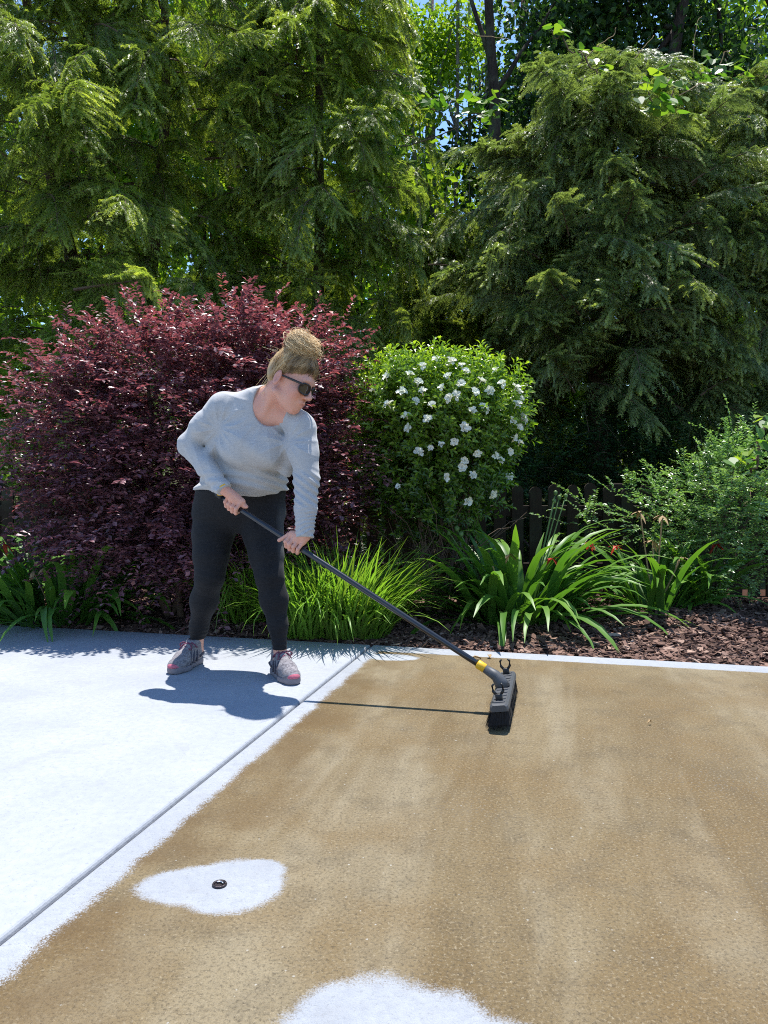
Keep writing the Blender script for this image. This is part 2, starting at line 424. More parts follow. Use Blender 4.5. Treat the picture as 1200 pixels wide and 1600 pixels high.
V = np.stack([gx, gy, -.05 + .05 * fbm(gx, gy, .8, 9) + np.clip((gy - 12) / 33, 0, 1) ** 1.3 * 1.2 - .06 * np.clip((6.5 - gy), 0, 1)], -1).reshape(-1, 3)
i, j = np.meshgrid(np.arange(ny - 1), np.arange(nx - 1), indexing='ij'); q = i * nx + j
F = np.stack([q, q + 1, q + nx + 1, q + nx], -1).reshape(-1, 4)
tag(link('terrain', np_mesh('terrain', V, F, M['forest_floor'], None, True)), 'woodland ground rising gently behind the picket fence', None, None, 'structure')

# bark chips: uncountable, one mesh
N = 42000
cx = rng.uniform(-4.0, 4.0, N); ct = rng.uniform(0, 1, N) ** 1.25 * 2.0 + .012; cy = EY + ES * cx + ct
cz = bed_z(cx, cy) + rng.uniform(0, .016, N)
az = rng.uniform(0, 6.283, N); tl = rng.normal(0, .28, N); L = rng.gamma(4, .0080, N).clip(.010, .08); Wd = L * rng.uniform(.22, .6, N); Th = rng.uniform(.003, .009, N)
d = np.stack([np.cos(az) * np.cos(tl), np.sin(az) * np.cos(tl), np.sin(tl)], -1)
s_ = unit(np.cross(np.array([0, 0, 1.0]), d) + rng.normal(0, .22, (N, 3))); n_ = np.cross(d, s_)
c = np.stack([cx, cy, cz], -1)
bx = np.array([[x, y, z] for x in (-.5, .5) for y in (-.5, .5) for z in (-.5, .5)])
jit = 1 + rng.uniform(-.3, .3, (N, 8, 3))
Vc = c[:, None] + (bx[None, :, 0:1] * jit[..., 0:1]) * (d * L[:, None])[:, None] + (bx[None, :, 1:2] * jit[..., 1:2]) * (s_ * Wd[:, None])[:, None] + bx[None, :, 2:3] * (n_ * Th[:, None])[:, None]
Fb = np.array([[1, 5, 7, 3], [0, 4, 5, 1], [2, 3, 7, 6], [0, 1, 3, 2], [4, 6, 7, 5]])
Fc = (np.arange(N)[:, None, None] * 8 + Fb[None]).reshape(-1, 4)
hue = np.repeat(np.clip(rng.beta(2, 2.2, N), 0, 1), 8)
tag(link('bark_mulch', np_mesh('bark_mulch', Vc.reshape(-1, 3), Fc, M['mulch'], hue)), 'reddish-brown bark chips covering the planting bed', 'mulch', None, 'stuff')

# ------------------------------------------------------------------ picket fence (each picket and rail a part)
FY = 5.85
fence = thing('picket_fence', (0, FY, 0), 'weathered grey-brown wooden picket fence behind the shrubs and lilies', 'fence')
def picket_mesh():
    w2, h, t = .045, .86, .02
    prof = [(-w2, 0), (w2, 0), (w2, h - .045)] + [(w2 * math.cos(a), h - .045 + .045 * math.sin(a)) for a in np.linspace(.35, math.pi - .35, 6)] + [(-w2, h - .045)]
    n = len(prof); V = [[x, -t / 2, z] for x, z in prof] + [[x, t / 2, z] for x, z in prof]
    mbp = MB(); cf = [0, -t / 2, h / 2]; V += [[0, -t / 2, h / 2], [0, t / 2, h / 2]]
    F = []
    for k in range(n):
        k2 = (k + 1) % n; F += [[2 * n, k, k2], [2 * n + 1, n + k2, n + k], [k, n + k, n + k2], [k, n + k2, k2]]
    return np_mesh('picket', V, F, M['wood'])
pm = picket_mesh(); x = -4.8; k = 0
while x < 5.0:
    o = link('picket', pm, fence); o.location = (x, R.uniform(-.003, .003), R.uniform(-.015, .012)); o.rotation_euler = (R.uniform(-.012, .012), R.uniform(-.014, .014), R.uniform(-.03, .03))
    o.scale = (R.uniform(.92, 1.05), 1, R.uniform(.985, 1.012)); x += .1385
for z in (.22, .66):
    mb = MB().box((0, FY + .033, z), (9.9, .038, .085), None, .5, .004); mb.part('rail', M['wood'], fence)
for px_ in (-3.0, -.6, 1.8, 4.2):
    mb = MB().box((px_, FY + .10, .42), (.09, .09, .9), None, .5, .006); mb.part('post', M['wood'], fence)

# ------------------------------------------------------------------ shrubs
def shoots(base, direc, length, n, droop, r):
    """curved shoots: returns points (S,n,3) and tangents"""
    t = np.linspace(0, 1, n)[None, :, None]
    P = base[:, None] + direc[:, None] * length[:, None, None] * t + np.array([0, 0, -1.0]) * (droop * length)[:, None, None] * t ** 2
    T = unit(np.gradient(P, axis=1)); return P, T
def on_lobes(lobes, n, r, shell=.55):
    vol = np.array([a[3] * a[4] * a[5] for a in lobes]); k = r.choice(len(lobes), n, p=vol / vol.sum())
    lb = np.array(lobes)[k]; u = unit(r.normal(size=(n, 3))); rad = r.uniform(shell, 1.0, n)[:, None]
    return lb[:, :3] + u * lb[:, 3:6] * rad, u, rad[:, 0]

# purple-leaved shrub
r = np.random.default_rng(21)
pc = W(300, 735, 5.15)
lobes = []
for (px, py, d, rx, ry, rz) in [(300, 655, 5.15, .85, .62, .70), (150, 690, 5.1, .52, .5, .55), (425, 635, 5.2, .52, .5, .60), (250, 790, 4.95, .75, .5, .5), (430, 770, 5.05, .55, .5, .55),
                                (370, 560, 5.25, .55, .45, .36), (230, 565, 5.2, .5, .42, .32), (480, 590, 5.2, .32, .35, .36), (110, 620, 5.1, .34, .35, .35), (140, 800, 5.0, .4, .4, .35), (500, 700, 5.1, .36, .36, .5), (330, 850, 4.9, .5, .42, .3), (220, 850, 4.9, .5, .4, .28), (450, 850, 5.0, .4, .38, .26)]:
    lobes.append((*W(px, py, d), rx, ry, rz))
shrub = thing('purple_shrub', (pc[0], pc[1], 0), 'large rounded burgundy-leaved shrub behind the person', 'shrub')
ns = 3900
b0, u, rad = on_lobes(lobes, ns, r, .45)
dirs = unit(u * np.array([1, 1, .55]) + np.array([0, 0, .32]) + r.normal(0, .38, (ns, 3)))
ln = r.uniform(.16, .36, ns); top = b0[:, 2] > 1.75
ln[top] *= r.uniform(.7, 1.2, top.sum()); dirs[top] = unit(dirs[top] + np.array([.1, 0, .45]))
P, T = shoots(b0, dirs, ln, 12, r.uniform(.05, .55, ns), r)
side = np.where(np.arange(12) % 2 == 0, 1, -1)[None, :, None]
up = np.array([0, 0, 1.0]); lat = unit(np.cross(T, up))
posL, dL, hL, nL = [], [], [], []
for rep in (1, -1):
    dd = unit(T * .55 + lat * side * rep * 1.0 + r.normal(0, .28, T.shape)); nn = unit(np.cross(dd, np.cross(up + r.normal(0, .24, T.shape) + .35 * unit(r.normal(0, 1, (ns, 1, 3))), dd)))
    posL.append(P.reshape(-1, 3)); dL.append(dd.reshape(-1, 3)); nL.append(nn.reshape(-1, 3))
    t = np.linspace(0, 1, 12)[None]
    newg = (r.uniform(0, 1, (ns, 1)) < .22) * .40
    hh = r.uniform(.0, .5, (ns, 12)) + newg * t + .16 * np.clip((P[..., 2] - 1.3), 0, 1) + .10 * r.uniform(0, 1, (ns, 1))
    hL.append(hh.ravel())
pos, dd, nn, hh = map(np.concatenate, (posL, dL, nL, hL))
Ls = r.uniform(.027, .050, len(pos))
V, F, k = leaves(pos, dd, nn, Ls, Ls * r.uniform(.5, .66, len(pos)), 'obovate', .08, .05)
part('foliage', V, F, M['loropetalum'], shrub, np.repeat(np.clip(hh, 0, 1), k), False, None, 'stuff')
for q in range(9):
    mb = MB(); a = np.array([pc[0] + R.uniform(-.16, .16), pc[1] + R.uniform(-.1, .1), -.03]); e = np.array(lobes[q][:3]) + [0, 0, .1]
    t = np.linspace(0, 1, 8)[:, None]; P1 = a + (e - a) * t + np.array([0, 0, .25]) * np.sin(t * math.pi) * .6 + rng.normal(0, .02, (8, 3)) * t
    mb.tube(P1, np.linspace(.026, .008, 8), 6); mb.part('stem', M['twig'], shrub, True)

# gardenia with white flowers
r = np.random.default_rng(33)
gc = W(690, 690, 5.1)
gard = thing('flowering_shrub', (gc[0], gc[1], 0), 'rounded glossy green shrub covered in white flowers', 'shrub')
glob = [(*W(690, 665, 5.15), .5, .44, .50), (*W(640, 640, 5.10), .34, .36, .38), (*W(745, 650, 5.10), .34, .34, .40), (*W(688, 632, 5.20), .44, .4, .30), (*W(612, 618, 5.12), .20, .26, .22), (*W(762, 622, 5.12), .20, .26, .22), (*W(690, 760, 5.10), .42, .36, .34), (*W(610, 720, 5.15), .24, .28, .36), (*W(640, 790, 5.15), .26, .26, .24)]
ns = 2900
b0, u, rad = on_lobes(glob, ns, r, .5)
dirs = unit(u * np.array([1, 1, .7]) + np.array([0, 0, .55]) + r.normal(0, .25, (ns, 3)))
ln = r.uniform(.06, .13, ns); P, T = shoots(b0, dirs, ln, 10, r.uniform(0, .12, ns), r)
ang = np.arange(10) * 2.4; A = unit(np.cross(T, np.array([.3, .2, 1.0]))); B = np.cross(T, A)
dd = unit(T * np.linspace(.35, 1.1, 10)[None, :, None] + A * np.cos(ang)[None, :, None] + B * np.sin(ang)[None, :, None])
nn = unit(T + .2 * r.normal(size=T.shape))
Ls = r.uniform(.034, .056, dd.shape[:2])
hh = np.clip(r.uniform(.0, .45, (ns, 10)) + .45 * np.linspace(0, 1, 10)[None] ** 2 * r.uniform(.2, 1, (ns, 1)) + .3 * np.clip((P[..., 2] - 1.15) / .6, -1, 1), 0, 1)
V, F, k = leaves(P.reshape(-1, 3), dd.reshape(-1, 3), nn.reshape(-1, 3), Ls.ravel(), Ls.ravel() * .42, 'obovate', .10, .12)
part('foliage', V, F, M['gardenia'], gard, np.repeat(hh.ravel(), k), False, None, 'stuff')
for q in range(7):
    mb = MB(); a = np.array([gc[0] + R.uniform(-.10, .10), gc[1] + R.uniform(-.08, .08), -.03]); e = np.array(glob[q][:3])
    t = np.linspace(0, 1, 7)[:, None]; mb.tube(a + (e - a) * t + rng.normal(0, .012, (7, 3)) * t, np.linspace(.017, .006, 7), 6); mb.part('stem', M['twig'], gard, True)
nb = 150                                  # bare twigs under the leaves
mb = MB()
for q in range(nb):
    a = np.array([gc[0] + R.gauss(0, .12), gc[1] + R.gauss(0, .1), R.uniform(.1, .5)]); e = a + np.array([R.gauss(0, .18), R.gauss(0, .15), R.uniform(.15, .4)])
    t = np.linspace(0, 1, 5)[:, None]; mb.tube(a + (e - a) * t + rng.normal(0, .012, (5, 3)), np.linspace(.004, .0015, 5), 4, caps=False)
mb.part('twigs', M['twig'], gard, False, 'stuff')
def flower_mesh(seed):
    rr = np.random.default_rng(seed); mbf = MB()
    for ring, (n, Lp, tilt) in enumerate([(6, .036, .25), (5, .026, .75)]):
        for k in range(n):
            a = k * 2 * math.pi / n + ring * .5 + rr.normal(0, .12); tl = tilt + rr.normal(0, .22); Lq = Lp * rr.uniform(.82, 1.12); wq = Lq * rr.uniform(.7, .95)
            o = np.array([math.cos(a), math.sin(a), 0]); sd = np.array([-math.sin(a), math.cos(a), 0]); z = np.array([0, 0, 1.0])
            rows = []
            for t, wf, bend in ((0.08, .25, 0), (.4, .8, .1), (.75, .85, .05), (1.0, .12, -.25)):
                ctr = o * Lq * t * math.cos(tl) + z * (Lq * t * math.sin(tl) + bend * Lq * .5)
                rows.append([ctr - sd * wq * wf / 2 + z * .003, ctr - z * .002, ctr + sd * wq * wf / 2 + z * .003])
            Vp = np.array(rows).reshape(-1, 3); Fp = [[i * 3 + j, i * 3 + j + 1, i * 3 + j + 4, i * 3 + j + 3] for i in range(3) for j in range(2)]
            mbf.add(Vp, Fp, np.clip(.6 + rr.normal(0, .2), 0, 1))
    t = np.linspace(0, 1, 4)[:, None]; mbf.tube(np.array([0, 0, -.025]) * t[::-1], .004, 5, .0)
    V, F, H = mbf.get(); return np_mesh('flower', V, F, M['petal'], H, True)
fm = [flower_mesh(s) for s in range(5)]
fl = [(607, 632), (654, 598), (650, 627), (603, 590), (682, 543 + 18), (722, 571), (728, 580), (752, 595), (774, 578), (812, 612), (806, 605), (815, 622), (755, 634), (725, 667), (638, 668), (690, 695), (672, 700), (655, 707), (710, 690), (746, 708), (726, 720), (722, 730), (738, 743), (697, 746), (774, 711), (782, 719), (797, 706), (812, 692), (803, 684), (820, 657), (812, 668), (817, 650), (801, 658),
      (795, 745), (770, 772), (731, 783), (622, 760), (660, 612), (700, 622), (712, 618), (738, 642), (675, 633), (640, 585), (760, 640), (808, 632), (635, 650), (700, 588), (585, 610), (660, 572), (705, 565), (690, 606), (742, 612), (765, 612), (785, 600), (628, 612), (668, 655), (720, 600)]
def surf_depth(px, py):
    """front of the gardenia along the photo's line of sight"""
    best = 5.15
    for d in np.linspace(4.5, 5.4, 70):
        p = W(px, py, d)
        if min((((p - np.array(l[:3])) / (np.array(l[3:6]) * 1.10)) ** 2).sum() for l in glob) < 1: best = d; break
    return best
for q, (px, py) in enumerate(fl):
    d = surf_depth(px, py); p = W(px, py, d - .02); out = unit(p - np.array([gc[0], gc[1] + .1, 1.05]) + np.array([0, -.25, .25])) + rng.normal(0, .25, 3)
    o = link('flower', fm[q % 5], gard); o.location = tuple(p - ORIG[gard]); o.rotation_mode = 'QUATERNION'
    o.rotation_quaternion = Vector(out).to_track_quat('Z', 'Y') @ Matrix.Rotation(R.uniform(0, 6.28), 4, 'Z').to_quaternion(); s = R.uniform(.7, 1.1); o.scale = (s, s * R.uniform(.8, 1.1), s * R.uniform(.8, 1.6))

# fine-leaved arching shrub at the far right
def arching_shrub(name, base, lobes_, ns, Lr, mat, label, seed, upv=.7, shl=(.15, .4), spikes=()):
    r = np.random.default_rng(seed); t_ = thing(name, base, label, 'shrub')
    b0, u, rad = on_lobes(lobes_, ns, r, .35)
    dirs = unit(u * np.array([1, 1, .5]) + np.array([0, 0, upv]) + r.normal(0, .35, (ns, 3))); ln = r.uniform(*shl, ns)
    for (p, dv, l) in spikes:
        m = 14; b0 = np.concatenate([b0, np.array(p) + r.normal(0, .03, (m, 3))]); dirs = np.concatenate([dirs, unit(np.array(dv) + r.normal(0, .12, (m, 3)))]); ln = np.concatenate([ln, r.uniform(.5, 1, m) * l])
    ns = len(b0); m = 26; P, T = shoots(b0, dirs, ln, m, r.uniform(0, .4, ns), r)
    lat = unit(np.cross(T, np.array([0.1, .05, 1.0]))); sg = np.where(np.arange(m) % 2 == 0, 1, -1)[None, :, None]
    dd = unit(T * .6 + lat * sg + r.normal(0, .3, T.shape)); nn = unit(np.array([0, 0, 1.0]) + r.normal(0, .45, T.shape))
    Ls = r.uniform(*Lr, dd.shape[:2]); hh = np.clip(r.uniform(.05, .5, (ns, m)) + .4 * np.linspace(0, 1, m)[None] ** 2 * r.uniform(0, 1, (ns, 1)), 0, 1)
    V, F, k = leaves(P.reshape(-1, 3), dd.reshape(-1, 3), nn.reshape(-1, 3), Ls.ravel(), Ls.ravel() * .55, 'diamond', .1, .05)
    part('foliage', V, F, mat, t_, np.repeat(hh.ravel(), k), False, None, 'stuff')
    mb = MB()
    for q in range(0, ns, 3): mb.tube(P[q][::5], np.linspace(.003, .001, len(P[q][::5])), 3, caps=False)
    mb.part('twigs', M['twig'], t_, False, 'stuff')
    for q in range(6):
        mb = MB(); a = np.array(base) + [R.uniform(-.15, .15), R.uniform(-.1, .1), 0]; e = np.array(lobes_[q % len(lobes_)][:3]); t = np.linspace(0, 1, 6)[:, None]
        mb.tube(a + (e - a) * t + rng.normal(0, .015, (6, 3)) * t, np.linspace(.012, .004, 6), 5); mb.part('stem', M['twig'], t_, True)
    return t_
ab = [(*W(1110, 800, 5.45), .42, .4, .40), (*W(1180, 770, 5.4), .4, .4, .42), (*W(1020, 800, 5.6), .4, .3, .26), (*W(1120, 860, 5.35), .36, .3, .25), (*W(1210, 850, 5.2), .36, .3, .35), (*W(1150, 730, 5.5), .25, .25, .25), (*W(930, 810, 5.65), .3, .15, .16), (*W(1170, 905, 5.3), .4, .25, .16)]
arching_shrub('arching_shrub', (W(1110, 900, 5.45)[0], 5.45, 0), ab, 720, (.019, .036), M['abelia'], 'small-leaved light green arching shrub behind the lilies', 44, .5, (.12, .34),
              [(W(1110, 740, 5.45), (.05, 0, 1), .42), (W(1085, 745, 5.45), (-.2, 0, 1), .24), (W(1040, 770, 5.5), (-.6, 0, .6), .26), (W(1150, 720, 5.4), (.3, 0, .9), .3)])

# ------------------------------------------------------------------ strap-leaved clumps and grass
def strap_mesh(seed):
    rr = np.random.default_rng(seed); L = rr.uniform(.62, .92); wd = rr.uniform(.048, .070); n = 9
    phi = rr.uniform(1.1, 1.5); bend = rr.uniform(.8, 2.5); p = np.zeros(3); rows = []; tw = rr.normal(0, .35)
    for k in range(n):
        t = k / (n - 1); a = phi - bend * t ** 1.7; w2 = wd * .5 * (0.55 + 1.3 * t - 1.85 * t ** 2.6 if t < 1 else 0) ; w2 = max(w2, .0012)
        tg = np.array([math.cos(a), 0, math.sin(a)]); sd = np.array([0, math.cos(tw * t), math.sin(tw * t)]); nr = np.cross(tg, sd)
        f = .30 * w2 * (1.4 - t)
        rows.append([p - sd * w2 - nr * f * -1, p.copy(), p + sd * w2 + nr * f])
        p = p + tg * L / (n - 1) + np.array([0, rr.normal(0, .003), 0])
    V = np.array(rows).reshape(-1, 3); F = [[i * 3 + j, i * 3 + j + 1, i * 3 + j + 4, i * 3 + j + 3] for i in range(n - 1) for j in range(2)]
    h = np.repeat(np.linspace(.25, .75, n), 3) + np.tile([.05, -.05, .05], n)
    return np_mesh('leaf', V, F, M['lily'], h, True)
SM = [strap_mesh(100 + s) for s in range(14)]
def lily(base, n, spread, scale, label, seed, az_bias=None, lean=(-.2, .5)):
    rr = random.Random(seed); t_ = thing('lily_plant', base, label, 'plant', 'strap-leaved lilies in the bed')
    for k in range(n):
        o = link('leaf', SM[rr.randrange(len(SM))], t_); az = rr.uniform(0, 6.283); u = math.sqrt(rr.random())
        if rr.random() < .35: az = rr.choice((rr.gauss(0, .5), rr.gauss(math.pi, .5)))
        if az_bias is not None and rr.random() < .45: az = rr.gauss(az_bias, .8)
        o.location = (math.cos(az) * u * spread + rr.gauss(0, .02), math.sin(az) * u * spread * .7, -.02)
        o.rotation_euler = (rr.gauss(0, .12), rr.uniform(*lean) + .3 * (u - .5), az + rr.gauss(0, .5)); s = scale * rr.uniform(.72, 1.15); o.scale = (s, s * rr.uniform(.85, 1.2), s)
    return t_
def stalk(t_, a, e, r0, mat, name='flower_stalk', sag=0.0):
    t = np.linspace(0, 1, 7)[:, None]; a = np.array(a, float); e = np.array(e, float)
    P = a + (e - a) * t + np.array([0, 0, -1.0]) * sag * np.sin(t * math.pi)
    mb = MB().tube(P, np.linspace(r0, r0 * .6, 7), 6); return mb.part(name, mat, t_, True)
def pod(t_, c, r0, mat):
    mb = MB(); th = np.linspace(0, math.pi, 7); P = np.array(c) + np.stack([0 * th, 0 * th, -np.cos(th) * r0 * 1.2], -1)
    mb.tube(P, np.maximum(np.sin(th), .08) * r0, 8); mb.part('bud', mat, t_, True)
def red_flower(t_, c, s, seed, mat=None):
    rr = np.random.default_rng(seed); mb = MB()
    for k in range(6):
        a = k * 1.047 + rr.normal(0, .25); o = np.array([math.cos(a), math.sin(a) * .8, rr.uniform(-.9, .5)]); o = unit(o); sd = unit(np.cross(o, [0.1, .2, 1])); rows = []
        for t, wf in ((0, .12), (.4, .34), (.75, .26), (1, .04)):
            cc = np.array(c) + o * s * t + np.array([0, 0, -.5]) * s * t * t; rows += [cc - sd * s * wf * .5, cc + sd * s * wf * .5]
        mb.add(np.array(rows), [[0, 1, 3, 2], [2, 3, 5, 4], [4, 5, 7, 6]], np.clip(rr.uniform(.2, 1), 0, 1))
    mb.part('red_flower', mat or M['red_petal'], t_, True)
b1 = W(805, 968, 4.92); b1[2] = 0
l1 = lily(b1, 195, .27, 1.0, 'biggest strap-leaved lily clump at the brown slab edge, right of the grass', 3, None, (-.2, .8))
for px, py in ((702, 832), (714, 826), (720, 835)): e = W(px, py, 4.85); stalk(l1, b1 + [-.15, 0, 0], e, .007, M['stalk'], sag=-.05); pod(l1, e, .017, M['stalk'])
for px, py in ((868, 770), (874, 777), (884, 775), (866, 783)): e = W(px, py, 5.1); stalk(l1, b1 + [.1, .1, 0], e, .006, M['stalk']); pod(l1, e, .014, M['stalk'])
red_flower(l1, W(863, 872, 4.72), .06, 1); red_flower(l1, W(796, 866, 4.62), .05, 2, M['dry']); stalk(l1, b1, W(863, 868, 4.75), .006, M['stalk']); stalk(l1, b1, W(770, 885, 4.6), .006, M['dry'], 'dry_stalk')
red_flower(l1, W(920, 845, 4.8), .06, 3); stalk(l1, b1, W(918, 843, 4.83), .005, M['stalk'])
b2 = W(1022, 955, 5.15); b2[2] = 0
l2 = lily(b2, 60, .16, .86, 'smaller lily clump with withered stalks, right of the biggest lily', 8, 1.2)
red_flower(l2, W(962, 853, 4.95), .055, 4); stalk(l2, b2, W(962, 850, 4.98), .006, M['stalk'])
for px, py in ((1035, 805), (1000, 800), (1020, 845), (1065, 870)): stalk(l2, b2, W(px, py, 5.1), .007, M['dry'], 'dry_stalk'); red_flower(l2, W(px, py, 5.08), .07, px, M['dry'])
b3 = W(1100, 905, 5.35); b3[2] = 0
l3 = lily(b3, 26, .12, .85, 'lily clump half hidden under the arching shrub', 12, -1.4)
red_flower(l3, W(1120, 850, 5.2), .07, 6); stalk(l3, b3, W(1118, 846, 5.22), .006, M['stalk'])
b4 = W(88, 945, 4.95); b4[2] = 0
l4 = lily(b4, 165, .30, .92, 'shaded lily clump at the left edge with a red flower', 17, None, (.0, .7))
red_flower(l4, W(6, 848, 4.95), .085, 9); stalk(l4, b4 + [-.15, 0, 0], W(4, 843, 5.0), .007, M['stalk'])
for px, py in ((52, 892), (68, 888)): stalk(l4, b4, W(px, py, 4.75), .005, M['dry'], 'dry_stalk'); red_flower(l4, W(px, py, 4.74), .05, px, M['dry'])
b5 = W(-35, 940, 5.2); b5[2] = 0
lily(b5, 40, .16, .95, 'lily clump cut off by the left picture edge, beside the fence', 23, None, (0, .6))

def grass(base, n, spread, Lr, label, seed, lean=(.25, 0)):
    rr = np.random.default_rng(seed); t_ = thing('grass_clump', base, label, 'grass clump', 'grass clumps behind the person')
    az = rr.uniform(0, 6.283, n); u = np.sqrt(rr.random(n)); m = 8
    b = np.array(base) + np.stack([np.cos(az) * u * spread[0], np.sin(az) * u * spread[1], np.zeros(n)], -1)
    az2 = az + rr.normal(0, .6, n); L = rr.uniform(*Lr, n); phi = 1.5 - .55 * u * rr.uniform(.3, 1.2, n) - rr.uniform(0, .15, n); bend = rr.gamma(2.2, .36, n) + .2
    P = [b]; wdir = np.stack([-np.sin(az2), np.cos(az2), 0 * az2], -1)
    for k in range(m - 1):
        t = (k + .5) / (m - 1); a = phi - bend * t ** 1.8
        tg = np.stack([np.cos(az2) * np.cos(a) + lean[0] * t, np.sin(az2) * np.cos(a) + lean[1] * t, np.sin(a)], -1); P.append(P[-1] + unit(tg) * (L / (m - 1))[:, None])
    P = np.stack(P, 1); tt = np.linspace(0, 1, m); wd = (rr.uniform(.0035, .0075, n)[:, None] * np.clip(1.15 - tt ** 2.5 * 1.1, .05, 1)[None])[..., None]
    V = np.stack([P - wdir[:, None] * wd, P + wdir[:, None] * wd], 2).reshape(-1, 3)
    q = (np.arange(n)[:, None] * m + np.arange(m - 1)[None]).ravel() * 2
    F = np.stack([q, q + 1, q + 3, q + 2], -1); h = np.clip(rr.uniform(.1, .8, n)[:, None] + .25 * tt[None] - .15, 0, 1)
    part('blades', V, F, M['grass'], t_, np.repeat(h.ravel(), 2), True, None, 'stuff'); return t_
g1 = W(545, 950, 4.52); g1[2] = 0
grass(g1, 950, (.24, .14), (.32, .70), 'bright green grass clump right of the legs, under the broom handle', 5, (.22, .02))
g1b = W(478, 955, 4.5); g1b[2] = 0
grass(g1b, 420, (.13, .10), (.35, .62), 'shorter bright grass tuft beside the lower hand', 15, (-.1, -.1))
g2 = W(385, 935, 4.95); g2[2] = 0
grass(g2, 420, (.16, .12), (.45, .8), 'green grass clump seen between the two legs', 6, (-.1, -.05))

# ------------------------------------------------------------------ conifers
def bough_mesh(L, seed, mat, hang=1.0):
    rr = np.random.default_rng(seed)
    n = int(L / .05); s = np.linspace(.10, 1, n) + rr.normal(0, .008, n)
    rise, droop = rr.uniform(.05, .3), rr.uniform(.4, .8); wob = rr.normal(0, .05)
    def axis(s): return np.stack([L * s * (1 - .06 * s * s), wob * L * np.sin(s * 3), L * (rise * s - droop * s ** 2)], -1)
    A = axis(s); T = unit(axis(s + .01) - A); lat = unit(np.cross(np.array([0, 0, 1.0]), T))
    tw_b, tw_d, tw_l, tw_s = [], [], [], []
    for sg in (1, -1):
        sh = rr.uniform(-.4, .4, n)
        l = (.34 * L ** .7 * (1 - s) ** .75 + .10) * rr.uniform(.35, 1.35, n)
        ang = .95 - .35 * s + rr.normal(0, .15, n)
        d = unit(T * np.cos(ang)[:, None] + sg * lat * np.sin(ang)[:, None] + np.array([0, 0, 1.0]) * rr.normal(.02, .34, n)[:, None])
        tw_b.append(A); tw_d.append(d); tw_l.append(l); tw_s.append(s)
    tw_b, tw_d, tw_l, tw_s = map(np.concatenate, (tw_b, tw_d, tw_l, tw_s))
    m = 13; t = np.linspace(.06, 1, m)
    P = tw_b[:, None] + tw_d[:, None] * (tw_l[:, None] * t)[..., None] + np.array([0, 0, -1.0]) * (tw_l[:, None] * (hang * rr.uniform(.15, 1.0, len(tw_l)))[:, None] * t ** 2)[..., None]
    TT = unit(np.gradient(P, axis=1)); lat2 = unit(np.cross(np.array([0, 0, 1.0]), TT))
    sp_b, sp_d, sp_l, sp_h = [], [], [], []
    for sg in (1, -1):
        l = np.clip(tw_l[:, None] * .33 * (1.1 - t * .75), .03, .10) * rr.uniform(.7, 1.25, (len(tw_l), m))
        d = unit(TT * .8 + sg * lat2 * rr.uniform(.6, 1.0, l.shape)[..., None] + np.array([0, 0, -1.0]) * (hang * rr.uniform(-.2, .8, l.shape))[..., None])
        sp_b.append(P.reshape(-1, 3)); sp_d.append(d.reshape(-1, 3)); sp_l.append(l.ravel()); sp_h.append((rr.uniform(.1, .5, (len(tw_l), 1)) + .25 * t[None] ** 2 + .25 * tw_s[:, None] ** 2 * t[None]).ravel())
    sp_b, sp_d, sp_l, sp_h = map(np.concatenate, (sp_b, sp_d, sp_l, sp_h))
    K = 5; V = []; F = []; H = []; off = 0
    ls = unit(np.cross(np.array([0, 0, 1.0]), sp_d) + rr.normal(0, .25, sp_d.shape)); nrm = np.cross(sp_d, ls)
    st, sL, sW = [], [], []; pos, dd, nn, hh, LL, WW = [], [], [], [], [], []
    for k in range(K):
        f = (k + .3) / K
        for sg in (1, -1):
            pos.append(sp_b + sp_d * (sp_l * f)[:, None] + np.array([0, 0, -1.0]) * (sp_l * f * f * .3)[:, None])
            dd.append(sp_d * .75 + sg * ls * .8 + rr.normal(0, .18, sp_d.shape)); nn.append(nrm)
            LL.append(np.full(len(sp_b), .022) * rr.uniform(.7, 1.2, len(sp_b)) * (1.1 - .4 * f)); WW.append(np.full(len(sp_b), .0065)); hh.append(sp_h + .28 * f * f)
    pos.append(sp_b); dd.append(sp_d); nn.append(nrm); LL.append(sp_l * 1.05); WW.append(np.full(len(sp_b), .006)); hh.append(sp_h)
    V, F, k = leaves(*(map(np.concatenate, (pos, dd, nn))), np.concatenate(LL), np.concatenate(WW), 'needle')
    H = np.repeat(np.clip(np.concatenate(hh), 0, 1), k); nf = len(F)
    mb = MB(); ss = np.linspace(0, 1, 12); mb.tube(axis(ss), np.linspace(.012 * L ** .8, .002, 12), 5, caps=False)
    for q in range(0, len(tw_l), 2): mb.tube(P[q][::4], [.004, .003, .002, .001], 3, caps=False)
    V2, F2, H2 = mb.get()
    me = np_mesh('branch', np.concatenate([V, V2]), np.concatenate([F, F2 + len(V)]), mat, np.concatenate([H, H2]))
    me.materials.append(M['twig']); mi = np.zeros(len(F) + len(F2), np.int32); mi[nf:] = 1
    me.polygons.foreach_set('material_index', mi); return me
BG = {}
for key, mat in (('g', 'needle'), ('o', 'needle_olive')):
    BG[key] = {s: [bough_mesh(s, 300 + int(s * 100) + q + (50 if key == 'o' else 0), M[mat], 1.0) for q in range(3)] for s in (1.35, 1.0, .7)}
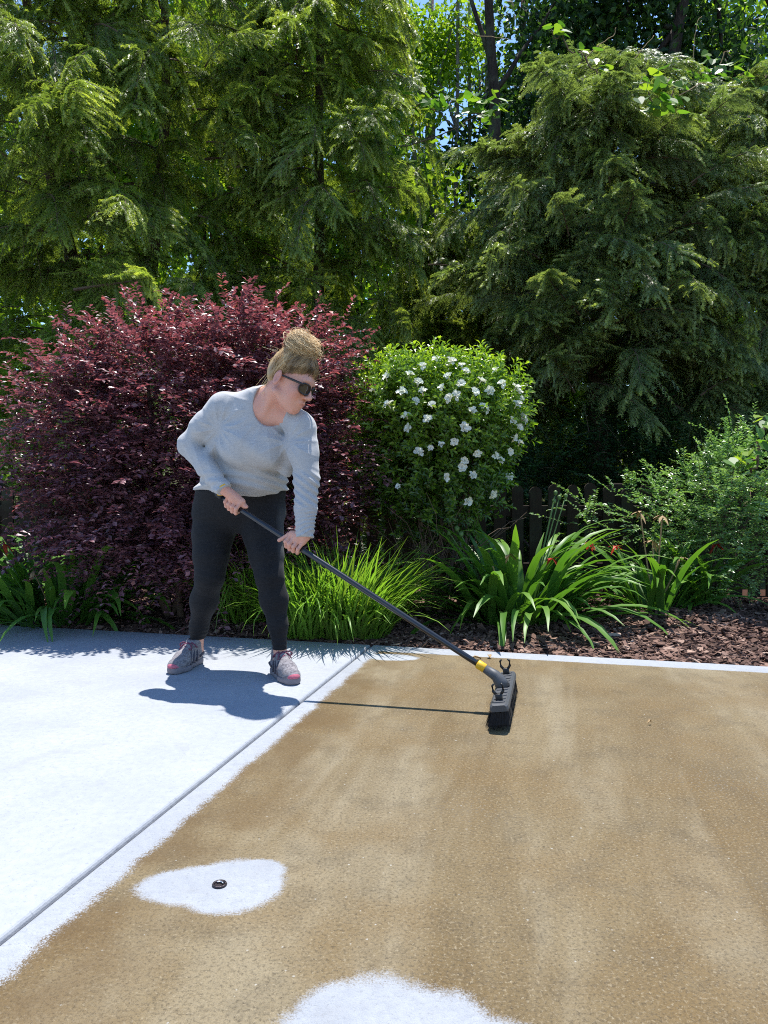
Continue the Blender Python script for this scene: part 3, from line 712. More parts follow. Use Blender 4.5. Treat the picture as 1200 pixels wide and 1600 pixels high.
def conifer(base, H, env, n, key, label, seed, trunk=None, az_focus=None, zmin=.8, pitch=(-.25, .25), rmul=.14, zpow=1.0):
    """env: list of (z, reach); boughs start on the trunk line and reach out by env"""
    rr = random.Random(seed); t_ = thing('conifer_tree', base, label, 'tree', 'feathery conifers behind the fence')
    tp = np.array(trunk) if trunk is not None else np.array([base, (base[0], base[1], H)], float)
    tt = np.linspace(0, 1, len(tp)); ti = np.linspace(0, 1, 16); TP = np.stack([np.interp(ti, tt, tp[:, k]) for k in range(3)], -1) + rng.normal(0, .012, (16, 3))
    mb = MB().tube(TP, np.linspace(rmul, .03, 16), 10); mb.part('trunk', M['bark'], t_, True)
    ez, er = zip(*env)
    for k in range(n):
        z = zmin + (H - zmin) * ((k + rr.random()) / n) ** zpow; L = np.interp(z, ez, er) * rr.uniform(.72, 1.1)
        az = rr.uniform(0, 6.283)
        if az_focus is not None and rr.random() < .6: az = rr.gauss(az_focus, .95)
        key_s = rr.choice((1.35, 1.0, 1.0, .7)) if L > 1.1 else .7; me = BG[key][key_s][rr.randrange(3)]; s = rr.uniform(.8, 1.15)
        x0 = np.array([np.interp(z, TP[:, 2], TP[:, 0]), np.interp(z, TP[:, 2], TP[:, 1]), z])
        st = max(0, L - key_s * s) * (1 if rr.random() < .62 else rr.random()); z0 = z;  x0 = x0 + np.array([math.cos(az), math.sin(az), .12 - .10 * st]) * st
        o = link('branch', me, t_); o.location = tuple(x0 - ORIG[t_]); o.rotation_euler = (rr.gauss(0, .4), -rr.uniform(*pitch), az + rr.gauss(0, .35)); o.scale = (s, s, s)
    return t_
Y0 = -math.pi / 2
conifer((-3.35, 8.9, -.1), 8.8, [(.6, 1.2), (1.6, 2.4), (3.5, 2.7), (6, 2.2), (8.8, .8)], 200, 'g', 'dark feathery conifer at the left edge with a leaning reddish trunk', 1, [(-2.9, 8.9, -.1), (-3.35, 8.9, 2.3), (-3.95, 8.85, 4.9), (-4.4, 8.8, 8.8)], Y0, 1.4, (-.35, .2), .12)
conifer((-2.7, 9.5, -.1), 9.0, [(.6, 1.2), (1.6, 2.2), (3.5, 2.6), (6, 2.3), (9.0, .8)], 200, 'g', 'tall feathery conifer with a straight dark trunk above the burgundy shrub', 2, [(-3.15, 9.5, -.1), (-2.95, 9.5, 2.7), (-2.7, 9.5, 5.4), (-2.7, 9.5, 9.0)], Y0, 1.4, (-.35, .2), .11)
conifer((-.8, 9.5, -.1), 8.4, [(.6, 1.2), (1.6, 1.7), (3.5, 2.1), (6, 1.7), (8.4, .6)], 215, 'g', 'lighter conifer left of the gap in the trees, drooping boughs', 3, None, Y0, 1.3, (-.4, .2), .10)
conifer((2.55, 9.1, -.1), 5.75, [(1.3, 2.1), (2.4, 2.2), (3.4, 2.15), (4.4, 1.9), (5.1, 1.4), (5.75, .7)], 265, 'o', 'broad mound-shaped olive-green conifer at right with branches over a dark hollow', 4, None, Y0, 1.75, (-.35, .55), .16)
conifer((4.6, 9.2, -.1), 5.7, [(1.3, 2.2), (2.4, 2.3), (3.4, 2.0), (4.4, 1.6), (5.7, .6)], 175, 'o', 'conifer at the right edge beside the mound-shaped one', 5, None, Y0 - .4, 1.7, (-.35, .45), .15)
conifer((3.2, 10.9, -.1), 5.0, [(.3, 2.3), (2, 2.4), (3.4, 2.0), (5.0, .8)], 170, 'g', 'shaded conifer in the dark hollow behind the mound-shaped conifer', 6, None, Y0, .05, (-.4, .2), .14)
conifer((.8, 10.5, -.1), 4.4, [(.3, 1.7), (2, 1.8), (3.2, 1.3), (4.4, .4)], 170, 'g', 'low shaded conifer in the dark gap behind the white-flowered shrub', 7, None, Y0, .05, (-.4, .2), .12)

# ------------------------------------------------------------------ broad-leaved trees beyond
def crown_np(lobes_, n, size, seed, flat=.5):
    r = np.random.default_rng(seed); p, u, rad = on_lobes(lobes_, n // 6, r, .3)
    q = np.repeat(p, 6, 0) + r.normal(0, .16, (len(p) * 6, 3)); nn = unit(np.array([0, 0, flat]) + r.normal(0, .6, q.shape)); dd = unit(r.normal(size=q.shape) + np.array([0, 0, -.4]))
    L = r.uniform(*size, len(q)); V, F, k = leaves(q, dd, nn, L, L * .62, 'diamond', .08, .1)
    return V, F, np.repeat(np.clip(r.beta(2, 2, len(q)), 0, 1), k)
def broad_tree(base, trunk_pts, r0, lobes_, n, size, mat, bark, label, seed, cat_group='broad-leaved trees beyond the conifers'):
    t_ = thing('broadleaf_tree', base, label, 'tree', cat_group); rr = np.random.default_rng(seed)
    tp = np.array(trunk_pts, float); ti = np.linspace(0, 1, 14); tt = np.linspace(0, 1, len(tp))
    TP = np.stack([np.interp(ti, tt, tp[:, k]) for k in range(3)], -1) + rr.normal(0, r0 * .12, (14, 3))
    mb = MB().tube(TP, np.linspace(r0, r0 * .45, 14), 9)
    mb.part('trunk', M[bark], t_, True)
    for lb in lobes_[:5]:
        a = TP[int(rr.integers(6, 13))]; e = np.array(lb[:3]); t = np.linspace(0, 1, 7)[:, None]
        MB().tube(a + (e - a) * t + rr.normal(0, .05, (7, 3)) * t, np.linspace(r0 * .38, r0 * .1, 7), 6).part('limb', M[bark], t_, True)
    V, F, H = crown_np(lobes_, n, size, seed); part('crown', V, F, M[mat], t_, H, False, None, 'stuff'); return t_
# slim pale stems in the gap
slim = [(655, 14.5, -.35), (683, 15.5, -.15), (712, 15, .05), (733, 15.6, .02), (748, 14.8, .3)]
which = ['outermost slim pale-stemmed tree in the gap, beside the left conifers', 'slim grey tree, second stem in the gap between conifers', 'slim pale tree with the straight stem, middle of the gap', 'slim pale tree just right of the middle of the gap', 'slim grey tree leaning right, next to the dark trunk']
for q, (px, d, lean) in enumerate(slim):
    x = (px - 600) / FPX * d
    broad_tree((x, d, 0), [(x - lean * .6, d, -.1), (x, d, 5.5), (x + lean, d, 11)], .065, [(x + lean * .3 + R.uniform(-.8, .6), d + .3, z, .75, .7, .65) for z in (5.2, 6.8, 8.4, 9.6)] + [(x - .5, d + .5, 9.5, .9, .8, .8)], 1900, (.08, .15), 'leaf_far', 'bark_grey', which[q], 500 + q)
x = (768 - 600) / FPX * 11.6
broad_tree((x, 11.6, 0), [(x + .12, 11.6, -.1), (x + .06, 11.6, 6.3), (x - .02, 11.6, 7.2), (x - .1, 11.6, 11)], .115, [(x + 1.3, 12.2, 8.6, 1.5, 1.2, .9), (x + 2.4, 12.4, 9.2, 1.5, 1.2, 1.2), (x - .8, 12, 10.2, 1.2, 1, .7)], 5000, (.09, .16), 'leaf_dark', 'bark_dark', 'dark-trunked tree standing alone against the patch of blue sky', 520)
x = (1035 - 600) / FPX * 11.8
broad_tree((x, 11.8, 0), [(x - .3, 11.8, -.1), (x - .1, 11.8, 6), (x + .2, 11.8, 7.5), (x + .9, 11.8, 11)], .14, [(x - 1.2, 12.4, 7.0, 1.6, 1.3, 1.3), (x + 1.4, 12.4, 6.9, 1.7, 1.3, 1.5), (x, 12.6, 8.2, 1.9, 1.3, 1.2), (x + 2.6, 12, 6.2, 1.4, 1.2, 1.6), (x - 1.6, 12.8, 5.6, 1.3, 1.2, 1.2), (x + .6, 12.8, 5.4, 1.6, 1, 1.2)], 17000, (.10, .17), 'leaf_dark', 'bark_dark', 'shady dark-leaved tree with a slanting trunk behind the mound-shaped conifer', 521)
# sunlit wood behind the left conifers and across the back
far = [(-7.2, 12.5), (-4.9, 13.5), (-2.7, 12.6), (-.6, 13.8), (-9.5, 16), (-6, 18), (-2.2, 18.5), (1.0, 19.5), (4.3, 18.5), (7.5, 16.5), (10.5, 15), (2.6, 14.6)]
names = ['sunlit broad-leaved tree glimpsed beyond the leftmost conifer trunk', 'yellow-green tree glimpsed between the two left conifer trunks', 'sunlit tree glimpsed behind the tall straight conifer', 'bright leafy tree behind the drooping conifer left of the gap', 'far tree behind the leftmost picture edge', 'far woodland tree deep behind the left conifers', 'far woodland tree behind the middle conifer', 'far pale green tree seen through the gap between conifers', 'far tree behind the dark trunk beside the blue sky', 'far tree behind the shady slanting tree', 'far tree beyond the right picture edge', 'bushy tree behind the hollow of the mound-shaped conifer']
for q, (x, d) in enumerate(far):
    h = .97 + d * .62
    lb = [(x + R.uniform(-1.1, 1.1), d + R.uniform(-.6, .8), z, R.uniform(1.0, 1.6), 1.1, R.uniform(.8, 1.2)) for z in np.linspace(.7, h * (.62 if q in (7, 8) else .95), 12)]
    broad_tree((x, d, 0), [(x, d, -.1), (x + R.uniform(-.3, .3), d, h)], .12, lb, 11500, (.12, .21), 'leaf_far' if q != 11 else 'leaf_dark', 'bark', names[q], 540 + q)
r = np.random.default_rng(91); n = 46000
wx = r.uniform(-24, 24, n); wy = 22 + r.uniform(0, 3.5, n) + .02 * wx ** 2; wz = r.uniform(0, 1, n) ** .9 * (10.5 + 2.5 * np.sin(wx * .9) + 1.5 * np.sin(wx * 2.3 + 1)) + .3
keep = ~((np.abs(wx / wy - .10) < .055) & (wz > 7.0 + 1.5 * np.sin(wx * 3))); q_ = np.stack([wx, wy, wz], -1)[keep]; lump = fbm(q_[:, 0], q_[:, 2], 1.2, 5) > -.45; q_ = q_[lump]
V, F, k = leaves(q_, r.normal(size=q_.shape), unit(np.array([0, -.3, .6]) + r.normal(0, .5, q_.shape)), r.uniform(.25, .42, len(q_)), .2, 'diamond', .1, .1)
tag(link('woodland', np_mesh('woodland', V, F, M['leaf_far'], np.repeat(r.beta(2, 2, len(q_)), k))), 'distant sunlit woodland closing off the view behind the trees', 'woodland', None, 'stuff')
# understory just behind the fence on the left
arching_shrub('understory_shrub', (-3.35, 7.1, 0), [(-3.5, 7.2, 1.0, .7, .5, .8), (-3.0, 7.3, 1.7, .5, .4, .6), (-3.9, 7.0, 1.9, .5, .5, .5)], 420, (.03, .06), M['leaf_far'], 'loose bright green undergrowth left of the burgundy shrub', 61, .4, (.2, .5))
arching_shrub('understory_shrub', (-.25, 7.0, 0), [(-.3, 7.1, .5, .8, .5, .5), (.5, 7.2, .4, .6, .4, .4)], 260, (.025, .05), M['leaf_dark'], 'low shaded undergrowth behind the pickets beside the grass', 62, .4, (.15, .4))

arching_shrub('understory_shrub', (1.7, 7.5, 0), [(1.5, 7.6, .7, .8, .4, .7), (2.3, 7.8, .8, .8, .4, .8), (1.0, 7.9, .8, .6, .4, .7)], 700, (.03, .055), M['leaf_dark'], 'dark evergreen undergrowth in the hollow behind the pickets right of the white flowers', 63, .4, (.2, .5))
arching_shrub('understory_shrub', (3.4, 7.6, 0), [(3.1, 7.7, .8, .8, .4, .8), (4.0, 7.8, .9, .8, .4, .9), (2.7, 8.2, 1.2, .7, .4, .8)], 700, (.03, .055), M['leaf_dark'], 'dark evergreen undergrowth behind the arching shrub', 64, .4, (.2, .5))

# ------------------------------------------------------------------ vines with big leaves
def heart_mesh():
    prof = [(0, 0), (-.10, .26), (.10, .46), (.42, .44), (.74, .24), (1, 0)]
    V = [(x, y, .10 * abs(y) * 2) for x, y in prof] + [(x, -y, .10 * abs(y) * 2) for x, y in prof[1:-1]] + [(.35, 0, 0)]
    ring = [0, 1, 2, 3, 4, 5, 9, 8, 7, 6]; F = [[10, ring[k], ring[(k + 1) % 10]] for k in range(10)]
    return np_mesh('leaf', np.array(V) * .13, np.array(F)[:, ::-1], M['vine'], np.full(11, .5), False)
HM = heart_mesh()
def vine(base, spots, n, label, seed, size=(.7, 1.3)):
    rr = random.Random(seed); t_ = thing('vine', base, label, 'vine', 'broad-leaved vines climbing over the conifers')
    for k in range(n):
        px, py, d, sx, sy = spots[rr.randrange(len(spots))]; p = W(px + rr.gauss(0, sx), py + rr.gauss(0, sy), d + rr.uniform(-.25, .25))
        o = link('leaf', HM, t_); o.location = tuple(p - ORIG[t_]); o.rotation_euler = (rr.gauss(0, .5), rr.uniform(.1, 1.0), rr.uniform(-3.0, .2)); s = rr.uniform(*size); o.scale = (s, s, s)
    for k in range(len(spots) - 1):
        a, e = W(*spots[k][:3]), W(*spots[k + 1][:3]); t = np.linspace(0, 1, 8)[:, None]
        MB().tube(a + (e - a) * t + np.array([0, 0, -.12]) * np.sin(t * math.pi) + rng.normal(0, .012, (8, 3)), .007, 5).part('stem', M['twig'], t_, True)
    return t_
def shoot(t_, pts, r0=.006):
    P = np.array([W(*p) for p in pts]); ti = np.linspace(0, 1, 12); tt = np.linspace(0, 1, len(P))
    MB().tube(np.stack([np.interp(ti, tt, P[:, k]) for k in range(3)], -1) + rng.normal(0, .004, (12, 3)), np.linspace(r0, r0 * .5, 12), 5).part('bare_shoot', M['dry'], t_, True)
v1 = vine(W(640, 165, 9.2), [(560, 160, 9.0, 18, 14), (610, 158, 9.1, 25, 14), (660, 160, 9.2, 25, 12), (710, 155, 9.2, 25, 10), (760, 170, 9.1, 15, 14), (590, 230, 9.0, 25, 25)], 190, 'sunlit broad-leaved vine crossing the gap between the conifers', 71, (.6, 1.15))
v2 = vine(W(1010, 145, 7.6), [(1010, 130, 7.5, 14, 10), (1035, 150, 7.5, 14, 9), (1055, 135, 7.6, 10, 8), (1022, 160, 7.4, 14, 8), (1045, 120, 7.8, 20, 10)], 42, 'yellow-green vine leaves on the right shoulder of the mound-shaped conifer', 72, (.7, 1.15))
v3 = vine(W(1120, 105, 8.6), [(1080, 110, 8.5, 20, 10), (1120, 105, 8.6, 22, 10), (1165, 110, 8.5, 20, 12)], 48, 'shaded green vine leaves above the conifer at the right edge', 73, (.7, 1.1))
v4 = vine(W(868, 48, 8.3), [(862, 44, 8.2, 9, 5), (876, 45, 8.2, 6, 5), (908, 80, 8.2, 8, 8), (915, 85, 8.2, 8, 8), (945, 108, 8.1, 5, 6)], 22, 'pale vine leaves on top of the mound-shaped conifer', 74, (.7, 1.1))
shoot(v2, [(1060, 150, 7.5), (1090, 132, 7.6), (1115, 130, 7.6)]); shoot(v3, [(1082, 100, 8.5), (1085, 60, 8.5), (1090, 30, 8.5), (1097, 26, 8.5)]); shoot(v3, [(1122, 108, 8.5), (1135, 78, 8.5), (1143, 90, 8.5)])
shoot(v4, [(915, 92, 8.2), (935, 70, 8.2), (960, 55, 8.2), (963, 43, 8.2)]); shoot(v4, [(970, 108, 8.1), (990, 92, 8.1), (1010, 70, 8.1), (1022, 56, 8.1)]); shoot(v1, [(722, 40, 9.4), (745, 56, 9.4), (770, 58, 9.4), (800, 62, 9.3)])
v5 = vine(W(1185, 700, 5.2), [(1185, 690, 5.2, 14, 14), (1165, 715, 5.2, 14, 8), (1195, 660, 5.2, 6, 14)], 26, 'pale broad leaves hanging over the arching shrub at the right edge', 75, (.5, .8))

# ------------------------------------------------------------------ the person: smooth solids from distance fields
class Field:
    def __init__(s, lo, hi, h):
        s.lo = np.array(lo, float); s.h = h; s.n = np.ceil((np.array(hi) - s.lo) / h).astype(int) + 1
        s.v = np.full(s.n, .08, np.float32)
        s.ax = [(s.lo[k] + np.arange(s.n[k]) * h).astype(np.float32) for k in range(3)]
    def sub(s, lo, hi):
        a = np.clip(np.floor((np.array(lo) - s.lo) / s.h).astype(int), 0, s.n - 1); b = np.clip(np.ceil((np.array(hi) - s.lo) / s.h).astype(int) + 1, 1, s.n)
        sl = tuple(slice(x, y) for x, y in zip(a, b)); X, Y, Z = np.meshgrid(*(s.ax[k][sl[k]] for k in range(3)), indexing='ij')
        return sl, X, Y, Z
    def put(s, sl, d, k, op='add'):
        v = s.v[sl]
        if op == 'cut': d = -d
        if op == 'add':
            hh = np.clip(.5 + .5 * (d - v) / max(k, 1e-5), 0, 1); s.v[sl] = d + (v - d) * hh - k * hh * (1 - hh)
        else:
            hh = np.clip(.5 - .5 * (d - v) / max(k, 1e-5), 0, 1); s.v[sl] = d + (v - d) * hh + k * hh * (1 - hh)
        return s
    def cone(s, a, b, r1, r2, k=.02, op='add'):
        a = np.asarray(a, float); b = np.asarray(b, float); m = max(r1, r2) + k + .03
        sl, X, Y, Z = s.sub(np.minimum(a, b) - m, np.maximum(a, b) + m); ab = b - a; q = ab @ ab + 1e-12
        t = np.clip(((X - a[0]) * ab[0] + (Y - a[1]) * ab[1] + (Z - a[2]) * ab[2]) / q, 0, 1)
        d = np.sqrt((X - a[0] - t * ab[0]) ** 2 + (Y - a[1] - t * ab[1]) ** 2 + (Z - a[2] - t * ab[2]) ** 2) - (r1 + (r2 - r1) * t)
        return s.put(sl, d, k, op)
    def chain(s, pts, rad, k=.02):
        for i in range(len(pts) - 1): s.cone(pts[i], pts[i + 1], rad[i], rad[i + 1], k)
        return s
    def ell(s, c, fr, r, k=.02, op='add'):
        """ellipsoid: centre, frame rows, radii"""
        c = np.asarray(c, float); r = np.asarray(r, float); m = r.max() + k + .03; sl, X, Y, Z = s.sub(c - m, c + m); fr = np.asarray(fr)
        q = [((X - c[0]) * f[0] + (Y - c[1]) * f[1] + (Z - c[2]) * f[2]) for f in fr]
        k0 = np.sqrt(sum((x / y) ** 2 for x, y in zip(q, r))); k1 = np.sqrt(sum((x / y ** 2) ** 2 for x, y in zip(q, r)))
        return s.put(sl, k0 * (k0 - 1) / np.maximum(k1, 1e-6), k, op)
    def loft(s, sec, k=.02, grow=0.0):
        """sec rows: z, cx, cy, half width, half depth"""
        sec = np.array(sorted(sec)); lo = np.array([(sec[:, 1] - sec[:, 3]).min(), (sec[:, 2] - sec[:, 4]).min(), sec[0, 0]]) - .06; hi = np.array([(sec[:, 1] + sec[:, 3]).max(), (sec[:, 2] + sec[:, 4]).max(), sec[-1, 0]]) + .06
        sl, X, Y, Z = s.sub(lo, hi); f = lambda j: np.interp(Z, sec[:, 0], sec[:, j]).astype(np.float32)
        a, b = f(3) + grow, f(4) + grow; e = np.sqrt(((X - f(1)) / a) ** 2 + ((Y - f(2)) / b) ** 2); d = (e - 1) * np.minimum(a, b)
        zo = np.maximum(Z - sec[-1, 0], sec[0, 0] - Z); d = np.where(zo > 0, np.maximum(d, 0) + zo, d)
        return s.put(sl, d, k)
    def mesh(s):
        """surface nets"""
        v = s.v; ins = v < 0; n = np.array(v.shape); base = np.zeros(tuple(n - 1) + (3,), np.float32); cnt = np.zeros(tuple(n - 1), np.int16)
        for ax in range(3):
            o1, o2 = [k for k in range(3) if k != ax]
            for d1 in (0, 1):
                for d2 in (0, 1):
                    st = [0, 0, 0]; st[o1] = d1; st[o2] = d2
                    a_ = tuple(slice(st[k], st[k] + n[k] - 1) for k in range(3)); st2 = list(st); st2[ax] = 1
                    b_ = tuple(slice(st2[k], st2[k] + n[k] - 1) for k in range(3))
                    cr = np.argwhere(ins[a_] != ins[b_]); ix = tuple(cr.T); A = v[a_][ix]; B = v[b_][ix]; t = A / (A - B)
                    p = np.zeros((len(cr), 3), np.float32); p[:, o1] = d1; p[:, o2] = d2; p[:, ax] = t
                    base[ix] += p; cnt[ix] += 1
        act = np.argwhere(cnt > 0); ia = tuple(act.T); idx = np.full(tuple(n - 1), -1, np.int64); idx[ia] = np.arange(len(act))
        V = s.lo + (act + base[ia] / cnt[ia][:, None]) * s.h; F = []
        for ax in range(3):
            o1, o2 = (ax + 1) % 3, (ax + 2) % 3
            a_ = [slice(None)] * 3; b_ = [slice(None)] * 3; a_[ax] = slice(0, n[ax] - 1); b_[ax] = slice(1, n[ax])
            A, B = ins[tuple(a_)], ins[tuple(b_)]; cr = np.argwhere(A != B); ok = (cr[:, o1] > 0) & (cr[:, o2] > 0) & (cr[:, o1] < n[o1] - 1) & (cr[:, o2] < n[o2] - 1); cr = cr[ok]; fl = A[tuple(cr.T)]
            def g(d1, d2): q = cr.copy(); q[:, o1] -= d1; q[:, o2] -= d2; return idx[tuple(q.T)]
            Q = np.stack([g(1, 1), g(0, 1), g(0, 0), g(1, 0)], -1); Q[~fl] = Q[~fl][:, ::-1]; F.append(Q)
        return V, np.concatenate(F)

person = thing('person', (*W(372, 1058, 3.72)[:2], 0), 'person in grey top, black leggings and sunglasses, bending forward with a push broom', 'person')
# --- joints (image-left is the person's right)
d2z = lambda py, d: CAM_H + (735 - py) / FPX * d
HIP_R, KNEE_R, ANK_R = W(337, 806, 3.82), W(328, 900, 3.74), W(308, 1003, 3.86)
HIP_L, KNEE_L, ANK_L = W(411, 806, 3.78), W(421, 900, 3.66), W(437, 1013, 3.63)
SH_R, EL_R, WR_R = W(348, 637, 3.60), W(295, 696, 3.64), W(349, 764, 3.50)
SH_L, EL_L, WR_L = W(470, 668, 3.52), W(479, 752, 3.46), W(476, 836, 3.40)
BR_S, BR_T = np.array([.482, 3.08, .125]), W(350, 779, 3.55)      # broom handle: socket and grip end
HA = unit(BR_T - BR_S)                                            # up the handle
def on_handle(px):                                                # point of the handle at a picture column
    q = (px - 600) / FPX; t = (q * BR_S[1] - BR_S[0]) / ((BR_T - BR_S)[0] - q * (BR_T - BR_S)[1]); return BR_S + (BR_T - BR_S) * t
# --- head frame
hf = unit([.84, -.36, -.41]); hu0 = np.array([.36, 0, .93]); hu = unit(hu0 - hf * (hu0 @ hf)); hl = np.cross(hu, hf)
HS = 1.06                                                         # head scale
EAR = W(434.5, 590, 3.41)
HC = EAR + hl * .074 * HS + hf * .022 * HS
def hp(f, u, l): return HC + HS * (f * hf + u * hu + l * hl)
HF = np.array([hf, hu, hl])
tor = []
for (py, xl, xr, d, b) in [(832, 345, 400, 3.80, .05), (822, 320, 425, 3.80, .09), (806, 303, 442, 3.80, .122), (790, 302, 445, 3.80, .135), (765, 306, 447, 3.775, .14), (740, 320, 449, 3.735, .14), (715, 328, 450, 3.69, .135), (690, 334, 453, 3.65, .13), (670, 337, 460, 3.62, .12), (650, 342, 466, 3.60, .10), (637, 352, 462, 3.59, .085), (622, 378, 450, 3.575, .062), (608, 396, 432, 3.56, .045)]:
    a = (xl - 600) / FPX * d; c = (xr - 600) / FPX * d; tor.append((d2z(py, d), (a + c) / 2, d, (c - a) / 2, b))
LEG_R = ([HIP_R, W(333, 835, 3.80), W(330, 868, 3.76), KNEE_R, W(319, 938, 3.80), W(311, 980, 3.85), ANK_R, W(308, 1018, 3.86)], [.105, .097, .082, .066, .064, .042, .034, .034])
LEG_L = ([HIP_L, W(411, 835, 3.75), W(416, 868, 3.70), KNEE_L, W(428, 936, 3.66), W(434, 976, 3.64), ANK_L, W(437, 1030, 3.63)], [.104, .092, .078, .063, .063, .041, .033, .033])
def hand(F, c, a, n, wrist, thumb_to, rod=.0125):
    """fist round the rod: a runs from little finger to index, n from rod towards the back of the hand"""
    n = unit(n - a * (n @ a)); b = np.cross(a, n)
    if b[2] > 0: b = -b                                           # fingers run down over the rod
    ks = []
    for i, (o, L, r) in enumerate([(-.031, .84, .0082), (-.0105, .96, .0090), (.0105, 1.0, .0094), (.031, .93, .0092)]):
        def q(th, rr): return c + a * (o * (1.0 + .1 * math.cos(th))) + rr * (math.cos(th) * n + math.sin(th) * b)
        k = q(-.75, .037 * (1 + .02 * i)); p1 = q(.55, .034 * L + .002); p2 = q(1.75, .026 * L + .003); p3 = q(2.75, .0245)
        ks.append(k); F.chain([k, p1, p2, p3], [r * 1.12, r * 1.02, r * .95, r * .82], .004)
    m = (ks[1] + ks[2]) / 2; w_ = np.asarray(wrist); back = c - b * .03 + n * .018
    for i, k in enumerate(ks): F.cone(k, w_ * .72 + m * .28 + a * (i - 1.5) * .012, .0125, .016, .012)
    F.cone(m, w_, .020, .022, .015)
    tb = c * .45 + w_ * .55 + a * .026 + n * .004; t1 = c + a * .047 - b * .020 + n * .012; F.chain([w_ * .85 + c * .15 + a * .012, tb, t1, thumb_to], [.015, .0145, .0115, .0085], .008)
    F.cone(tb, ks[3], .010, .010, .012)
CH_L, CH_R = on_handle(461), on_handle(366)
lo, hi = np.array([-1.12, 3.22, .02]), np.array([-.22, 4.02, 1.62])
def build_body():
    B = Field(lo, hi, .0042); g = -.010
    B.loft(tor, .02, -.014)
    for P, r in (LEG_R, LEG_L): B.chain(P, [x - .007 for x in r[:-1]] + [r[-1]], .02)
    for s, e, w_ in ((SH_R, EL_R, WR_R), (SH_L, EL_L, WR_L)): B.cone(s, e, .050, .036, .03); B.cone(e, w_, .036, .024, .015)
    B.cone(SH_R, W(420, 625, 3.575), .05, .055, .04); B.cone(SH_L, W(425, 628, 3.575), .048, .055, .04)
    # neck and upper chest
    nb = W(424, 630, 3.565); B.cone(nb, hp(-.045, -.045, 0), .060, .056, .03)
    B.cone(W(402, 642, 3.558), W(445, 652, 3.560), .045, .042, .05)
    B.cone(W(412, 648, 3.515), hp(-.045, -.035, -.036), .011, .012, .02)        # neck muscle
    # skull and face
    B.ell(hp(-.012, .052, 0), HF, np.array([.098, .098, .076]) * HS, .02)
    B.ell(hp(.030, -.012, 0), HF, np.array([.064, .085, .062]) * HS, .03)
    B.ell(hp(.040, -.065, 0), HF, np.array([.050, .045, .048]) * HS, .025)
    B.ell(hp(.068, -.090, 0), HF, np.array([.022, .020, .022]) * HS, .018)
    B.cone(hp(.062, -.090, .008), hp(-.012, -.055, -.058), .014, .016, .025); B.cone(hp(.062, -.090, -.008), hp(-.012, -.055, .058), .014, .016, .025)
    for s in (1, -1): B.ell(hp(.060, -.022, s * .040), HF, np.array([.026, .026, .024]) * HS, .02)
    B.cone(hp(.080, .036, -.035), hp(.080, .036, .035), .014, .014, .02)
    for s in (1, -1): B.ell(hp(.088, .010, s * .031), HF, np.array([.014, .014, .017]) * HS, .012, 'cut'); B.ell(hp(.074, .010, s * .031), HF, np.array([.012, .012, .012]) * HS, .006)
    B.cone(hp(.090, .022, 0), hp(.112, -.020, 0), .0085, .0105, .012); B.ell(hp(.113, -.023, 0), HF, np.array([.012, .0105, .012]) * HS, .006)
    for s in (1, -1): B.ell(hp(.102, -.028, s * .012), HF, np.array([.010, .008, .0075]) * HS, .006)
    B.ell(hp(.082, -.058, 0), HF, np.array([.017, .018, .026]) * HS, .012)
    B.cone(hp(.096, -.0545, -.014), hp(.0985, -.0535, 0), .0052, .0064, .005); B.cone(hp(.0985, -.0535, 0), hp(.096, -.0545, .014), .0064, .0052, .005)
    B.cone(hp(.092, -.066, -.011), hp(.094, -.067, .0), .0056, .0070, .005); B.cone(hp(.094, -.067, 0), hp(.092, -.066, .011), .0070, .0056, .005)
    B.cone(hp(.101, -.0600, -.020), hp(.101, -.0600, .020), .0026, .0026, .003, 'cut')
    for s in (1, -1):                                                           # ears
        e = hp(-.022, .002, s * .081); fr = np.array([unit(hf * .95 + hl * s * .35), hu, unit(hl * s - hf * .35)])
        B.ell(e, fr, np.array([.021, .034, .008]) * HS, .004); B.ell(e + s * hl * .009 * HS + hf * .004, fr, np.array([.0105, .019, .006]) * HS, .004, 'cut')
        B.ell(e - hu * .024 * HS + hf * .004, fr, np.array([.010, .010, .006]) * HS, .005)
    # hands
    nview = np.array([.05, -.92, .40]); hand(B, CH_L, HA, nview, WR_L, CH_L + HA * .085 + np.array([-.004, -.012, -.022])); 
    hand(B, CH_R, -HA, np.array([-.05, -.88, .48]), WR_R, CH_R - HA * .062 + np.array([.012, -.012, .024]))
    # ankles
    return B.mesh()
def skin_mat():
    g = NG('skin'); f = g.noise(22, 3); c = g.mix(f, (.62, .290, .205), (.71, .375, .275)); z = g.attr('zone')
    c = g.mix(z, c, (.50, .17, .14))
    x = g.n('BsdfPrincipled'); g.put(x.inputs['Base Color'], c); x.inputs['Roughness'].default_value = .48; x.inputs['Subsurface Weight'].default_value = .12; x.inputs['Subsurface Radius'].default_value = (.012, .005, .003); x.inputs['Subsurface Scale'].default_value = .5
    g.put(x.inputs['Normal'], g.bump(g.noise(400, 2), .08, .001)); return g.done(x.outputs[0])
M['skin'] = skin_mat()
V, F = build_body()
q = (V - HC) @ HF.T / HS
zone = np.exp(-(((q[:, 0] - .096) / .010) ** 2 + ((q[:, 1] + .0605) / .0095) ** 2 + (q[:, 2] / .017) ** 2)) * .9
zone = np.maximum(zone, .45 * np.exp(-(((q[:, 0] - .065) / .03) ** 2 + ((q[:, 1] + .03) / .022) ** 2 + ((np.abs(q[:, 2]) - .05) / .02) ** 2)))
zone = np.maximum(zone, .35 * (np.abs(q[:, 2]) > .070) * (np.abs(q[:, 1]) < .05))
body = part('body', V, F, M['skin'], person, None, True, zone)

